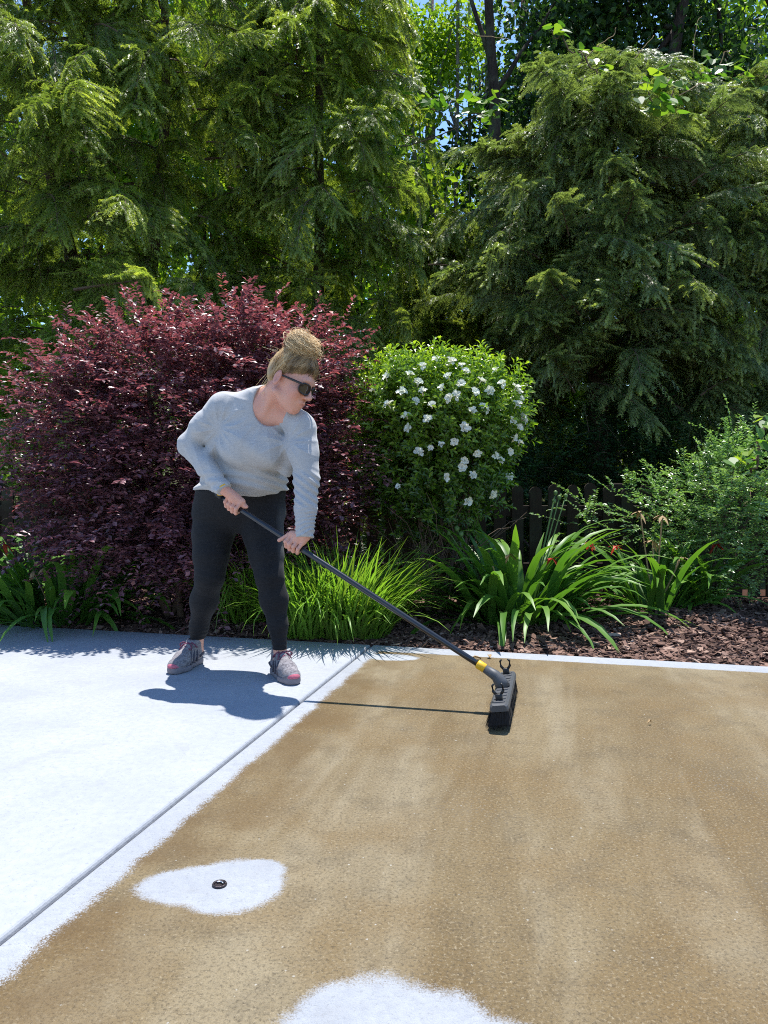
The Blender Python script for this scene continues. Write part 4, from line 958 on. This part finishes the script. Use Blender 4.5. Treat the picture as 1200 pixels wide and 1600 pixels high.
# --- grey long-sleeved top
def wave(*terms): return sum(terms)
def build_top():
    T = Field([-1.12, 3.22, .61], [-.22, 4.02, 1.50], .0045); up = [r for r in tor if r[0] > .80]
    T.loft(up, .02, .004)
    T.ell(W(396, 700, 3.56), np.eye(3), [.135, .085, .095], .07); T.ell(W(372, 697, 3.555), np.eye(3), [.07, .065, .075], .06); T.ell(W(420, 704, 3.53), np.eye(3), [.07, .065, .075], .06)
    T.ell(W(388, 748, 3.66), np.eye(3), [.165, .115, .085], .05)
    for s, e, w_, r in ((SH_R, EL_R, WR_R, (.068, .054, .046, .036)), (SH_L, EL_L, WR_L, (.066, .057, .050, .040))):
        m = (s + e) / 2; T.chain([s, m, e], [r[0], (r[0] + r[1]) / 2 + .004, r[1]], .035); m2 = (e + w_) / 2; T.chain([e, m2, w_ + (w_ - e) * .06], [r[1] - .002, r[2], r[3]], .02)
    T.cone(SH_R, W(415, 622, 3.575), .058, .060, .04); T.cone(SH_L, W(432, 628, 3.57), .056, .058, .04)
    # dolman webs under the arms
    T.cone(W(455, 700, 3.55), W(448, 735, 3.58), .052, .030, .04); T.cone(W(350, 662, 3.60), W(342, 690, 3.62), .05, .03, .04); T.cone(W(336, 686, 3.62), W(328, 706, 3.60), .03, .03, .03)
    # folds
    X, Y, Z = np.meshgrid(*T.ax, indexing='ij'); near = np.abs(T.v) < .03; x, y, z = X[near], Y[near], Z[near]; p = np.stack([x, y, z], -1); dv = np.zeros(len(x))
    nz = lambda s, sd: fbm(x * 1.0 + z * .7, z - y * .6, s, sd, 3)
    def along(a, b): ab = b - a; L = np.linalg.norm(ab); t = (p - a) @ ab / L ** 2; dd = np.linalg.norm(p - a - np.clip(t, 0, 1)[:, None] * ab, axis=1); return t, dd, L
    for (e, w_, amp, fr) in ((EL_L, WR_L, .0050, 78.), (EL_R, WR_R, .0026, 60.)):
        t, dd, L = along(e, w_); m = (dd < .075) * np.clip((t - .25) / .5, 0, 1) * np.clip((1.2 - t) / .1, 0, 1); ph = t * L * fr * 2.2 + 3.0 * nz(9, 4) + (x - e[0]) * 14
        dv += m * amp * (1 - np.abs(np.sin(ph + 2.5 * nz(22, 31))) ** .6 * 1.6) * np.clip(.55 + .8 * nz(14, 33), 0, 1.3)
    for (s, e) in ((SH_L, EL_L), (SH_R, EL_R)):
        t, dd, L = along(s, e); m = (dd < .09) * np.clip((t - .15) / .3, 0, 1) * np.clip((1.15 - t) / .25, 0, 1)
        dv += m * .0022 * np.sin(z * 95 + x * 80 + 4.5 * nz(9, 6)) * np.clip(.4 + nz(8, 35), 0, 1.2)
    # drapes falling from the neckline and shoulders over the chest
    ox, oz = W(418, 640, 3.5)[0], W(418, 640, 3.5)[2]; an = np.arctan2(x - ox, oz - z); rr = np.hypot(x - ox, z - oz); m = np.clip((rr - .07) / .05, 0, 1) * np.clip((.30 - rr) / .12, 0, 1) * (y < 3.68)
    dv += m * .0085 * (.5 - np.abs(np.sin(an * 8.0 + 1.1 * nz(6, 8))) ** .6) * np.clip(.55 + .8 * nz(7, 41), .05, 1.2)
    # sagging folds above the hem
    m = np.clip((.985 - z) / .05, 0, 1) * np.clip((z - .80) / .02, 0, 1); dv += m * .0035 * np.sin((z + .22 * (x + .72) ** 2 * 4 + .10 * x) * 160 + 2.0 * nz(6, 11))
    m = np.clip((1.16 - z) / .06, 0, 1) * np.clip((z - .93) / .05, 0, 1); dv += m * .004 * np.sin((x * .8 + z * .9) * 52 + 2.2 * nz(5, 13))
    # long diagonal folds from the armpits, gathered band at the hem
    for (qx, qz, w0) in ((W(452, 690, 3.5)[0], W(452, 690, 3.5)[2], 1), (W(345, 670, 3.6)[0], W(345, 670, 3.6)[2], -1)):
        an2 = np.arctan2((x - qx) * w0, z - qz); r2 = np.hypot(x - qx, z - qz); m = np.clip((r2 - .02) / .03, 0, 1) * np.clip((.17 - r2) / .10, 0, 1) * (y < 3.70)
        dv += m * .0060 * (.5 - np.abs(np.sin(an2 * 6 + 1.2 * nz(8, 51))) ** .6)
    hz = d2z(782, 3.66) - .06 * (x + .72); m = (x < -.44); dv += m * (.0055 * np.exp(-((z - hz - .055) / .022) ** 2) - .006 * np.exp(-((z - hz - .015) / .012) ** 2) + .0025 * np.sin((z - hz) * 420 + nz(6, 55)) * np.clip((.05 - (z - hz)) / .02, 0, 1))
    t, dd, L = along(EL_R, WR_R); m = (dd < .07) * np.clip((t + .1) / .2, 0, 1) * np.clip((.9 - t) / .3, 0, 1); dv += m * .0032 * (.5 - np.abs(np.sin((x + .5 * z) * 75 + 2 * nz(9, 57))) ** .6)
    dv += .0022 * nz(16, 17)
    T.v[near] -= dv.astype(np.float32)
    # openings: neckline, hem, cuffs
    T.ell(W(421, 628, 3.470), np.array([unit([1, -.05, -.12]), [0, 1, 0], unit([.12, 0, 1])]), [.082, .175, .112], .004, 'cut')
    X, Y, Z = np.meshgrid(*T.ax, indexing='ij')
    ab = WR_L - EL_L; tq = ((X - EL_L[0]) * ab[0] + (Y - EL_L[1]) * ab[1] + (Z - EL_L[2]) * ab[2]) / (ab @ ab); tq = np.clip(tq, 0, 1.3); away = (X - EL_L[0] - tq * ab[0]) ** 2 + (Y - EL_L[1] - tq * ab[1]) ** 2 + (Z - EL_L[2] - tq * ab[2]) ** 2 > .08 ** 2
    T.v = np.where(away, np.maximum(T.v, (d2z(782, 3.66) + .035 * (Y - 3.66) - .06 * (X + .72) - Z) * .9), T.v).astype(np.float32)
    for e, w_ in ((EL_R, WR_R), (EL_L, WR_L)):
        dr = unit(w_ - e); s_ = w_ + dr * .012; dpl = ((X - s_[0]) * dr[0] + (Y - s_[1]) * dr[1] + (Z - s_[2]) * dr[2]); loc_ = (X - w_[0]) ** 2 + (Y - w_[1]) ** 2 + (Z - w_[2]) ** 2 < .085 ** 2
        T.v = np.where(loc_, np.maximum(T.v, dpl), T.v).astype(np.float32)
    return T.mesh()
def cloth(name, a, b, scale, rough=.9, sheen=.3, zone=None, crease=0):
    g = NG(name); f = g.noise(scale, 3, .7); mp = g.n('Mapping'); mp.inputs['Scale'].default_value = (.35, .35, 1.6); g.t.links.new(g.pos(), mp.inputs[0]); f2 = g.noise(scale * .8, 3, .6, mp.outputs[0])
    c = g.mix(g.rng(g.add(g.mul(f, .5), g.mul(f2, .5)), .38, .62), a, b)
    if zone is not None: c = g.mix(g.attr('zone'), c, zone)
    x = g.n('BsdfPrincipled'); g.put(x.inputs['Base Color'], c); x.inputs['Roughness'].default_value = rough; x.inputs['Specular IOR Level'].default_value = .2; x.inputs['Sheen Weight'].default_value = sheen; x.inputs['Sheen Roughness'].default_value = .4
    fine = g.bump(g.noise(scale * 5, 2), .12, .0015)
    if crease:
        mp2 = g.n('Mapping'); mp2.inputs['Rotation'].default_value = (0, .35, 0); mp2.inputs['Scale'].default_value = (1.0, 1.0, .16); g.t.links.new(g.pos(), mp2.inputs[0])
        rdg = g.math('ABSOLUTE', g.math('SUBTRACT', g.noise(10, 1, .4, mp2.outputs[0], .5), .5)); fine = g.bump(g.rng(rdg, 0, .16), crease, .010, fine)
    g.put(x.inputs['Normal'], fine); return g.done(x.outputs[0])
M['heather'] = cloth('heather_knit', (.395, .388, .385), (.475, .468, .462), 160)
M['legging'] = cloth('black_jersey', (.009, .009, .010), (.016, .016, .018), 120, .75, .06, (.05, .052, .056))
V, F = build_top(); part('top', V, F, M['heather'], person, None, True)
# --- leggings
def build_leg():
    T = Field([-1.12, 3.5, .06], [-.36, 4.02, .93], .0048)
    T.loft([r for r in tor if r[0] < .88], .02, .0)
    for P, r in (LEG_R, LEG_L): T.chain(P[:-1], r[:-1], .035)
    X, Y, Z = np.meshgrid(*T.ax, indexing='ij'); near = np.abs(T.v) < .02; x, y, z = X[near], Y[near], Z[near]
    kn = np.exp(-((z - KNEE_R[2]) / .05) ** 2); an = np.exp(-((z - .16) / .05) ** 2)
    T.v[near] -= (0.0008 * kn * np.sin(z * 150 + x * 60 + 3 * fbm(x, z, 12, 3, 2)) + .0018 * an * np.sin(z * 300 + 1.5 * fbm(x + y, z, 14, 5, 2)) + .0012 * fbm(x + y, z, 14, 7, 3)).astype(np.float32)
    zc = .125; T.v = np.maximum(T.v, (zc - Z).astype(np.float32)); return T.mesh()
V, F = build_leg()
side_l = np.clip(((V[:, 0] - np.interp(V[:, 2], [ANK_L[2], KNEE_L[2], HIP_L[2]], [ANK_L[0], KNEE_L[0], HIP_L[0]])) - np.interp(V[:, 2], [.1, .45, .8], [.026, .046, .078])) / .02, 0, 1) * np.clip((V[:, 2] - KNEE_L[2]) / .1, 0, 1) * np.clip((.82 - V[:, 2]) / .08, 0, 1)  # lighter mesh panel on the outer left leg, sunlit tone put into its colour
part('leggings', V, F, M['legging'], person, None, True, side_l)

# --- trainers
M['shoe_mesh'] = cloth('shoe_fabric', (.11, .10, .11), (.30, .28, .29), 130, .85, .1)
M['shoe_dark'] = cloth('shoe_overlay', (.07, .06, .075), (.11, .10, .115), 200, .7, .1)
M['shoe_pink'] = cloth('shoe_accent', (.42, .10, .15), (.52, .16, .20), 200, .7, .1)
M['shoe_sole'] = plain('shoe_sole', (.20, .18, .195), .8, .2, .2, 80); M['lace'] = plain('lace', (.16, .05, .085), .8, .2, .2, 200)
def shoe(heel, toe, label):
    """heel, toe: ground points; builds along local x"""
    ax = unit(np.array([*(toe - heel)[:2], 0])); sd = np.cross([0, 0, 1.0], ax); L = .262; o = np.array([heel[0], heel[1], 0])
    def w(x, y, z): return o + ax * x + sd * y + np.array([0, 0, z])
    fr = np.array([ax, sd, [0, 0, 1.0]])
    def fld(h=.0042): return Field(np.minimum.reduce([w(-.06, -.1, 0), w(-.06, .1, 0), w(.34, -.1, 0), w(.34, .1, 0)]) - [.02, .02, .02], np.maximum.reduce([w(-.06, -.1, 0), w(-.06, .1, 0), w(.34, -.1, 0), w(.34, .1, 0)]) + [.02, .02, .15], h)
    U = fld(); U.chain([w(.040, 0, .048), w(.10, 0, .048), w(.165, .002, .043), w(.215, .003, .036)], [.037, .037, .043, .036], .02)
    U.cone(w(.045, 0, .06), w(.052, 0, .108), .037, .035, .02); U.cone(w(.09, 0, .085), w(.16, 0, .062), .028, .026, .02); U.cone(w(.052, 0, .10), w(.10, 0, .088), .032, .026, .02)
    U.ell(w(.216, .003, .036), fr, [.046, .040, .028], .012); U.cone(w(.05, 0, .118), w(.056, 0, .16), .026, .030, .004, 'cut')
    X, Y, Z = np.meshgrid(*U.ax, indexing='ij'); U.v = np.maximum(U.v, (.024 - Z).astype(np.float32)); V, F = U.mesh()
    up = part('shoe', V, F, M['shoe_mesh'], person, None, True); up['label'] = label
    Sf = fld(); Sf.chain([w(.035, 0, .016), w(.10, 0, .014), w(.17, .003, .014), w(.222, .003, .018)], [.040, .036, .047, .040], .02); X, Y, Z = np.meshgrid(*Sf.ax, indexing='ij')
    lx = (X - o[0]) * ax[0] + (Y - o[1]) * ax[1]; top = .026 + .010 * np.clip((.08 - lx) / .08, 0, 1) + .010 * np.clip((lx - .2) / .06, 0, 1)
    Sf.v = np.maximum(Sf.v, np.maximum(Z - top, .001 - Z).astype(np.float32)); V, F = Sf.mesh(); part('sole', V, F, M['shoe_sole'], up, None, True)
    Tc = fld(); Tc.ell(w(.219, .003, .034), fr, [.047, .038, .027], .01); X, Y, Z = np.meshgrid(*Tc.ax, indexing='ij'); lx = (X - o[0]) * ax[0] + (Y - o[1]) * ax[1]
    Tc.v = np.maximum(Tc.v, np.maximum.reduce([.233 - lx - .25 * (Z - .03), .030 - Z]).astype(np.float32)); V, F = Tc.mesh(); part('toe_cap', V, F, M['shoe_pink'], up, None, True)
    for s in (1, -1):                                              # dark side overlays, laces
        mb = MB()
        for x0, x1 in ((.10, .135), (.13, .165), (.075, .10)):
            P = [w(x0, s * .030, .085 - .1 * (x0 - .1)), w((x0 + x1) / 2, s * .043, .06), w(x1, s * .047, .03)]; mb.tube(P, [.004, .005, .006], 6)
        mb.tube([w(.0, s * .025, .05), w(.03, s * .040, .055), w(.06, s * .042, .045)], [.007, .008, .006], 6); mb.part('overlay', M['shoe_dark'], up, True)
    mb = MB()
    for k in range(5):
        x0 = .098 + .019 * k; z0 = .113 - .0125 * k; mb.tube([w(x0, -.024, z0 - .008), w(x0 + .008, 0, z0 + .003), w(x0 + .014, .024, z0 - .010)], .0042, 6); mb.tube([w(x0, .024, z0 - .008), w(x0 + .008, 0, z0 + .006), w(x0 + .014, -.024, z0 - .010)], .0042, 6)
    for s in (1, -1):
        a_ = np.linspace(0, 2 * math.pi, 12); mb.tube(np.array([w(.10 + .012 * math.sin(a), s * (.018 + .018 * (1 - math.cos(a)) * .8), .117 + .010 * math.sin(a) - .008 * (1 - math.cos(a))) for a in a_]), .003, 6)
        mb.tube([w(.10, 0, .117), w(.115, s * .022, .112), w(.13, s * .034, .090)], .003, 6)
    mb.part('laces', M['lace'], up, True); return up
def ground_at(px, py): return W(px, py, CAM_H * FPX / (py - 735))
shoe(ground_at(311, 1034), ground_at(272, 1052), 'grey trainer pointing away to the side, behind the shadow')
shoe(ground_at(431, 1050), ground_at(462, 1073), 'grey trainer nearer the joint, toe towards the brown slab')

# --- hair: close cap, strands drawn up into a loose bun
def hair_mat():
    g = NG('blonde_hair'); h = g.attr('hue'); c = g.ramp(h, [(0, (.10, .060, .03)), (.35, (.34, .215, .095)), (.7, (.70, .49, .25)), (1, (.88, .70, .43))])
    return g.done(g.bsdf(c, .42, .5, g.bump(g.noise(500, 2), .2, .001)))
M['hair'] = hair_mat()
SKC = hp(-.012, .052, 0); SKR = np.array([.098, .098, .076]) * HS
BUN = hp(-.018, .168, -.01)
def build_cap():
    T = Field(SKC - .16, SKC + .16, .004); T.ell(SKC, HF, SKR + .012, .01); T.ell(hp(-.062, .018, 0), HF, np.array([.045, .055, .06]) * HS, .03)
    T.cone(hp(.005, .13, 0), BUN, .045, .035, .03); T.ell(BUN, HF, [.072, .054, .072], .02)
    X, Y, Z = np.meshgrid(*T.ax, indexing='ij'); q = np.stack([X - HC[0], Y - HC[1], Z - HC[2]], -1) @ HF.T / HS; f, u, l = q[..., 0], q[..., 1], q[..., 2]
    line = np.where(f > -.02, 0.020 + .44 * (f + .02) + .10 * np.clip(.05 - np.abs(l), 0, .05) * 5 * (f > .05) * .3, 0.020 + 1.25 * (f + .02)); line = np.maximum(line, -.052) + .0035 * np.sin(l * 260 + f * 150) + .0025 * np.sin(l * 520 + 1) + np.where(f > .03, .012 * np.clip(1 - np.abs(l) / .05, 0, 1), 0)
    T.v = T.v + (.010 * (1 - np.clip((u - line) / .035, 0, 1))).astype(np.float32); T.v = np.maximum(T.v, ((line - u) * .8).astype(np.float32)); return T.mesh()
V, F = build_cap(); q = (V - HC) @ HF.T / HS; hair = part('hair', V, F, M['hair'], person, np.clip(.30 + .14 * np.sin(np.arctan2(q[:, 2], q[:, 0] + .012) * 7 + 1.3) + .28 * np.clip((q[:, 1] - .12) / .03, 0, 1) + .15 * np.clip((-.01 - q[:, 0]) / .03, 0, 1), 0, 1), True)
mb = MB(); rs = np.random.default_rng(77)
for k in range(1300):
    az = rs.uniform(0, 2 * math.pi); f0 = math.cos(az); l0 = math.sin(az)
    st = np.array([f0 * .086 - .012, 0, l0 * .072]); st[1] = (.024 + .44 * (st[0] + .02) if st[0] > -.02 else max(.020 + 1.25 * (st[0] + .02), -.05)) + rs.uniform(-.008, .03)
    d0 = unit((st - np.array([-.012, .052, 0])) / (SKR / HS)); d1 = unit(np.array([.012 + rs.normal(0, .02), .095, rs.normal(0, .018)]) / (SKR / HS)); t = np.linspace(0, 1, 8)[:, None]
    dd = unit(d0 * (1 - t) + d1 * t); lift = .0030 + .0085 * np.clip(t * 4, 0, 1) + .0012 * rs.random() + (.005 * np.sin(t * math.pi) if rs.random() < .06 else 0)
    P = SKC + ((dd * (SKR + lift)) @ HF); P = np.concatenate([P, [BUN + HF.T @ np.array([rs.normal(0, .02), -.02, rs.normal(0, .02)])]])
    hue = np.clip(.38 + .20 * math.sin(az * 7 + 1.3) + .12 * math.sin(az * 17) + .22 * (st[0] < -.01) + rs.normal(0, .05), .08, 1) * np.linspace(.6, 1.25, 9); mb.tube(P, np.array([.0004] + [.0009] * 7 + [.0006]), 3, np.clip(hue, 0, 1), False)
for k in range(1000):                                              # bun: coiled loops
    ax_ = unit(np.array([.3, 1, -.1]) + rs.normal(0, .24 if k < 800 else .6, 3)); a1 = unit(np.cross(ax_, rs.normal(size=3))); a2 = np.cross(ax_, a1); rad = rs.uniform(.045, .086); a0 = rs.uniform(0, 6.28); a = a0 + np.linspace(0, rs.uniform(1.4, 3.6), 12)
    oo = rs.uniform(-.042, .042); off = ax_ * oo + rs.normal(0, .003 if k < 820 else .012, 3); rad = .0745 * math.sqrt(1 - (oo / .056) ** 2) + rs.normal(0, .0018) if k < 820 else rad; P = off + rad * (np.cos(a)[:, None] * a1 + np.sin(a)[:, None] * a2) + np.outer(np.linspace(0, 1, 12) ** 2, rs.normal(0, .008, 3)); P[:, 1] *= (1.0 if k < 820 else .85)
    mb.tube(BUN + P @ HF, np.array([.0004] + [.00095] * 10 + [.0003]), 3, np.clip(.66 + .20 * math.sin(rad * 260 + off[1] * 140) + rs.normal(0, .06), 0, 1), False)
for k in range(130):                                               # flyaways
    a = unit(rs.normal(size=3)); a[1] = abs(a[1]) * .6; c0 = BUN + (a * .05) @ HF if k < 95 else SKC + ((unit(a * [1, 1, 1]) * (SKR + .012)) @ HF); t = np.linspace(0, 1, 7)[:, None]
    mb.tube(c0 + (a @ HF) * t * rs.uniform(.012, .032) + (rs.normal(0, .03, 3)) * t ** 2 + rs.normal(0, .006, 3) * np.sin(t * 3.1), .00042, 3, .95, False)
for k in range(40):                                               # wisps at the nape
    s0 = hp(-.075 + rs.normal(0, .012), -.02 + rs.normal(0, .015), rs.uniform(-.06, .05)); t = np.linspace(0, 1, 6)[:, None]; mb.tube(s0 + (-hu * .06 - hf * .015) * t * rs.uniform(.4, 1) + rs.normal(0, .012, 3) * t ** 2, .0007, 3, .7, False)
mb.part('strand', M['hair'], hair, True, 'stuff')
# --- sunglasses
M['frame'] = plain('sunglass_frame', (.020, .013, .010), .25, .5, .4, 60, .0)
g = NG('dark_lens'); M['lens'] = g.done(g.bsdf((.012, .014, .010), .06, .7, None, Coat_Weight=.6))
mb = MB(); ml = []
for s in (1, -1):
    a = np.linspace(0, 2 * math.pi, 25); sq = np.sign(np.cos(a)) * np.abs(np.cos(a)) ** .8; sv = np.sign(np.sin(a)) * np.abs(np.sin(a)) ** .8
    cl = .034 * s; P = np.array([hp(.1045 - .010 * ((cl + x * .028) / .06) ** 2 * 2.2, .004 + y * .022, cl + x * .028) for x, y in zip(sq, sv)])
    mb.tube(P, .0042, 6); ctr = P[:-1].mean(0) + hf * .001; Vl = np.concatenate([P[:-1], [ctr + hf * .003]]); ml.append((Vl, np.array([[24, k, (k + 1) % 24] for k in range(24)])[:, ::s]))
    mb.tube([hp(.096, .016, s * .064), hp(.085, .018, s * .074), hp(.03, .017, s * .081), hp(-.018, .016, s * .081), hp(-.036, -.004, s * .077)], [.0075, .0062, .0052, .0045, .004], 6)
mb.tube([hp(.104, .010, -.008), hp(.108, .014, 0), hp(.104, .010, .008)], .003, 6)
sg = mb.part('sunglasses', M['frame'], person, True)
for Vl, Fl in ml: part('lens', Vl, Fl, M['lens'], sg, None, True)
# --- yellow wristband
dr = unit(WR_R - EL_R); c = WR_R + dr * .004; u1 = unit(np.cross(dr, [0, 1, 0])); u2 = np.cross(dr, u1); a = np.linspace(0, 2 * math.pi, 21)
M['yellow'] = plain('yellow_plastic', (.72, .42, .02), .45, .4, .1, 60)
MB().tube(c + np.outer(np.cos(a), u1) * .034 + np.outer(np.sin(a), u2) * .034, .0045, 6).part('wristband', M['yellow'], person, True)

# ------------------------------------------------------------------ push broom
M['pole'] = plain('black_pole', (.013, .016, .022), .22, .6, .2, 50, .0)
M['black_plastic'] = plain('black_plastic', (.014, .014, .015), .45, .4, .2, 60); M['grey_plastic'] = plain('grey_plastic', (.065, .068, .073), .5, .4, .25, 70)
M['bristle'] = plain('bristle', (.012, .012, .014), .7, .3, .3, 80)
broom = thing('push_broom', (BR_S[0], BR_S[1], 0), 'black push broom with yellow collar and grey head held by the person', 'broom')
near, farp = np.array([.425, 2.84, 0]), np.array([.536, 3.32, 0]); bx_ = unit(farp - near); by_ = np.cross([0, 0, 1.0], bx_); ctr = (near + farp) / 2; BL = np.linalg.norm(farp - near)
roll = math.radians(-8); bz_ = np.array([0, 0, 1.0]); by2 = by_ * math.cos(roll) + bz_ * math.sin(roll); bz2 = np.cross(bx_, by2)
RB = np.stack([bx_, by2, bz2], -1)
def bl(x, y, z): return ctr + np.array([0, 0, .086]) + RB @ np.array([x, y, z])
hpole = BR_S + HA * .115
mb = MB().tube(np.linspace(hpole, BR_T + HA * .015, 20), .0125, 12); hd = mb.part('handle', M['pole'], broom, True)
MB().tube([BR_T + HA * .010, BR_T + HA * .045], [.0145, .0145], 12).part('grip_cap', M['black_plastic'], broom, True)
col = MB().tube([BR_S + HA * .088, BR_S + HA * .092, BR_S + HA * .122, BR_S + HA * .126], [.016, .0185, .0185, .016], 14).part('collar', M['yellow'], broom, True)
def prism(prof, x0, x1, fn, bev=.006):
    """cross-section (y,z) extruded along x with softened ends"""
    prof = np.array(prof); n = len(prof); cc = prof.mean(0); V = []
    for x, s in ((x0, .80), (x0 + bev, 1), (x1 - bev, 1), (x1, .80)): V += [fn(x, *(cc + (p - cc) * s)) for p in prof]
    V += [fn(x0, *cc), fn(x1, *cc)]; T = []
    for r_ in range(3):
        for k in range(n): k2 = (k + 1) % n; T += [[r_ * n + k, r_ * n + k2, (r_ + 1) * n + k2], [r_ * n + k, (r_ + 1) * n + k2, (r_ + 1) * n + k]]
    for k in range(n): k2 = (k + 1) % n; T += [[4 * n, k2, k], [4 * n + 1, 3 * n + k, 3 * n + k2]]
    return np.array(V), np.array(T)
prof = [(-.034, -.012), (.034, -.012), (.036, -.004), (.034, .010), (.026, .017), (-.026, .017), (-.034, .010), (-.036, -.004)]
V, F = prism(prof, -BL / 2, BL / 2, bl, .012); part('head', V, F[:, ::-1], M['grey_plastic'], broom)
hd2 = [o for o in broom.children if o.name.startswith('head')][0]
for k in range(-5, 6):                                            # moulded ribs on top of the head
    if abs(k) < 1: continue
    V, F = prism([(-.024, .016), (.024, .016), (.022, .0205), (-.022, .0205)], k * .042 - .010, k * .042 + .010, bl, .003); part('rib', V, F[:, ::-1], M['grey_plastic'], hd2)
# socket: tapered sleeve from the head centre up to the collar
sa = bl(0, 0, .012); MB().tube([sa, sa + (BR_S + HA * .03 - sa) * .6, BR_S + HA * .04, BR_S + HA * .092], [.030, .027, .022, .017], 12).part('socket', M['grey_plastic'], broom, True)
for s in (-1, 1):                                                 # U-shaped forks
    mb = MB(); x0 = s * (BL / 2 - .055); z0 = .017
    mb.box(bl(x0, 0, z0 + .012), (.020, .026, .030), RB, .5, .003)
    for sy in (-1, 1): mb.tube([bl(x0, sy * .008, z0 + .022), bl(x0, sy * .019, z0 + .036), bl(x0, sy * .020, z0 + .056), bl(x0, sy * .013, z0 + .064)], [.006, .006, .005, .004], 6)
    mb.part('fork', M['black_plastic'], broom, True)
mb = MB(); rb = np.random.default_rng(9); nbz = 2600
for k in range(nbz):
    x = rb.uniform(-BL / 2 + .008, BL / 2 - .008); y = rb.uniform(-.030, .030); a_ = bl(x, y, -.011); e = bl(x * 1.03 + rb.normal(0, .004), y * 1.7 + rb.normal(0, .004) + .018, -.08); e[2] = rb.uniform(.001, .006)
    mb.V.append(np.array([a_ + [.0012, 0, 0], a_ - [.0012, 0, 0], e])); mb.F.append(np.array([[0, 1, 2]]) + mb.n); mb.H.append(np.full(3, .5)); mb.n += 3
mb.part('bristles', M['bristle'], broom, False, 'stuff')
V, F = prism([(-.030, 0), (.030, 0), (.052, -.055), (-.030, -.055)], -BL / 2 + .012, BL / 2 - .012, lambda x, y, z: bl(x, y, z - .012), .004); part('bristle_core', V, F[:, ::-1], M['bristle'], broom)

# ------------------------------------------------------------------ small things on the slab and in the bed
fc = ground_at(343, 1383)
anc = thing('deck_anchor', (fc[0], fc[1], 0), 'small round dark metal anchor set in the white patch of the brown slab', 'anchor')
M['old_brass'] = plain('old_brass', (.055, .045, .05), .35, .5, .5, 150, .3, .8); M['chrome'] = plain('worn_metal', (.55, .55, .57), .3, .5, .2, 150, .2, 1)
a = np.linspace(0, 2 * math.pi, 25)
MB().tube(fc + np.stack([np.cos(a) * .0145, np.sin(a) * .0145, 0 * a + .002], -1), .0032, 6).part('ring', M['old_brass'], anc, True)
MB().tube([fc + [0, 0, -.004], fc + [0, 0, .0015]], [.013, .013], 16).part('plug', M['old_brass'], anc, False)
MB().tube(fc + np.stack([np.cos(a[:10]) * .0085 - .001, np.sin(a[:10]) * .007, 0 * a[:10] + .0045], -1), .0022, 5).part('eyelet', M['chrome'], anc, True)
def litter(px, py, s, label, seed, mat='dry'):
    p = ground_at(px, py); rr = np.random.default_rng(seed); t_ = thing('fallen_leaf', (p[0], p[1], 0), label, 'leaf', 'fallen leaves by the slab edge'); az = rr.uniform(0, 6.28); dx = np.array([math.cos(az), math.sin(az), 0]); dy = np.array([-dx[1], dx[0], 0]); rows = []
    for t, wf, z in ((0, .05, .002), (.3, .45, .010), (.65, .4, .014), (1, .04, .006)): rows += [p + dx * s * t - dy * s * wf * .6 + [0, 0, z + .007], p + dx * s * t + [0, 0, z], p + dx * s * t + dy * s * wf * .6 + [0, 0, z + .009]]
    part('blade', rows, [[i * 3 + j, i * 3 + j + 1, i * 3 + j + 4, i * 3 + j + 3] for i in range(3) for j in range(2)], M[mat], t_, np.full(12, .5), True)
litter(752, 1031, .05, 'curled dry leaf at the slab edge left of the broom fork', 1); litter(766, 1030, .04, 'small dry leaf on the pale slab edge, next to the curled one', 2); litter(1012, 1133, .02, 'tiny brown leaf fragment on the open brown slab', 3)
p = W(40, 968, 4.9); tw = thing('bare_twig', (p[0], p[1], 0), 'pale bent twig lying on the mulch by the left slab edge', 'twig')
P = np.array([ground_at(18, 963), ground_at(30, 967), ground_at(44, 975)]); P[:, 2] = [.03, .035, .012]; MB().tube(P, [.004, .004, .002], 5).part('stick', M['chrome'] if False else M['petal'], tw, True)
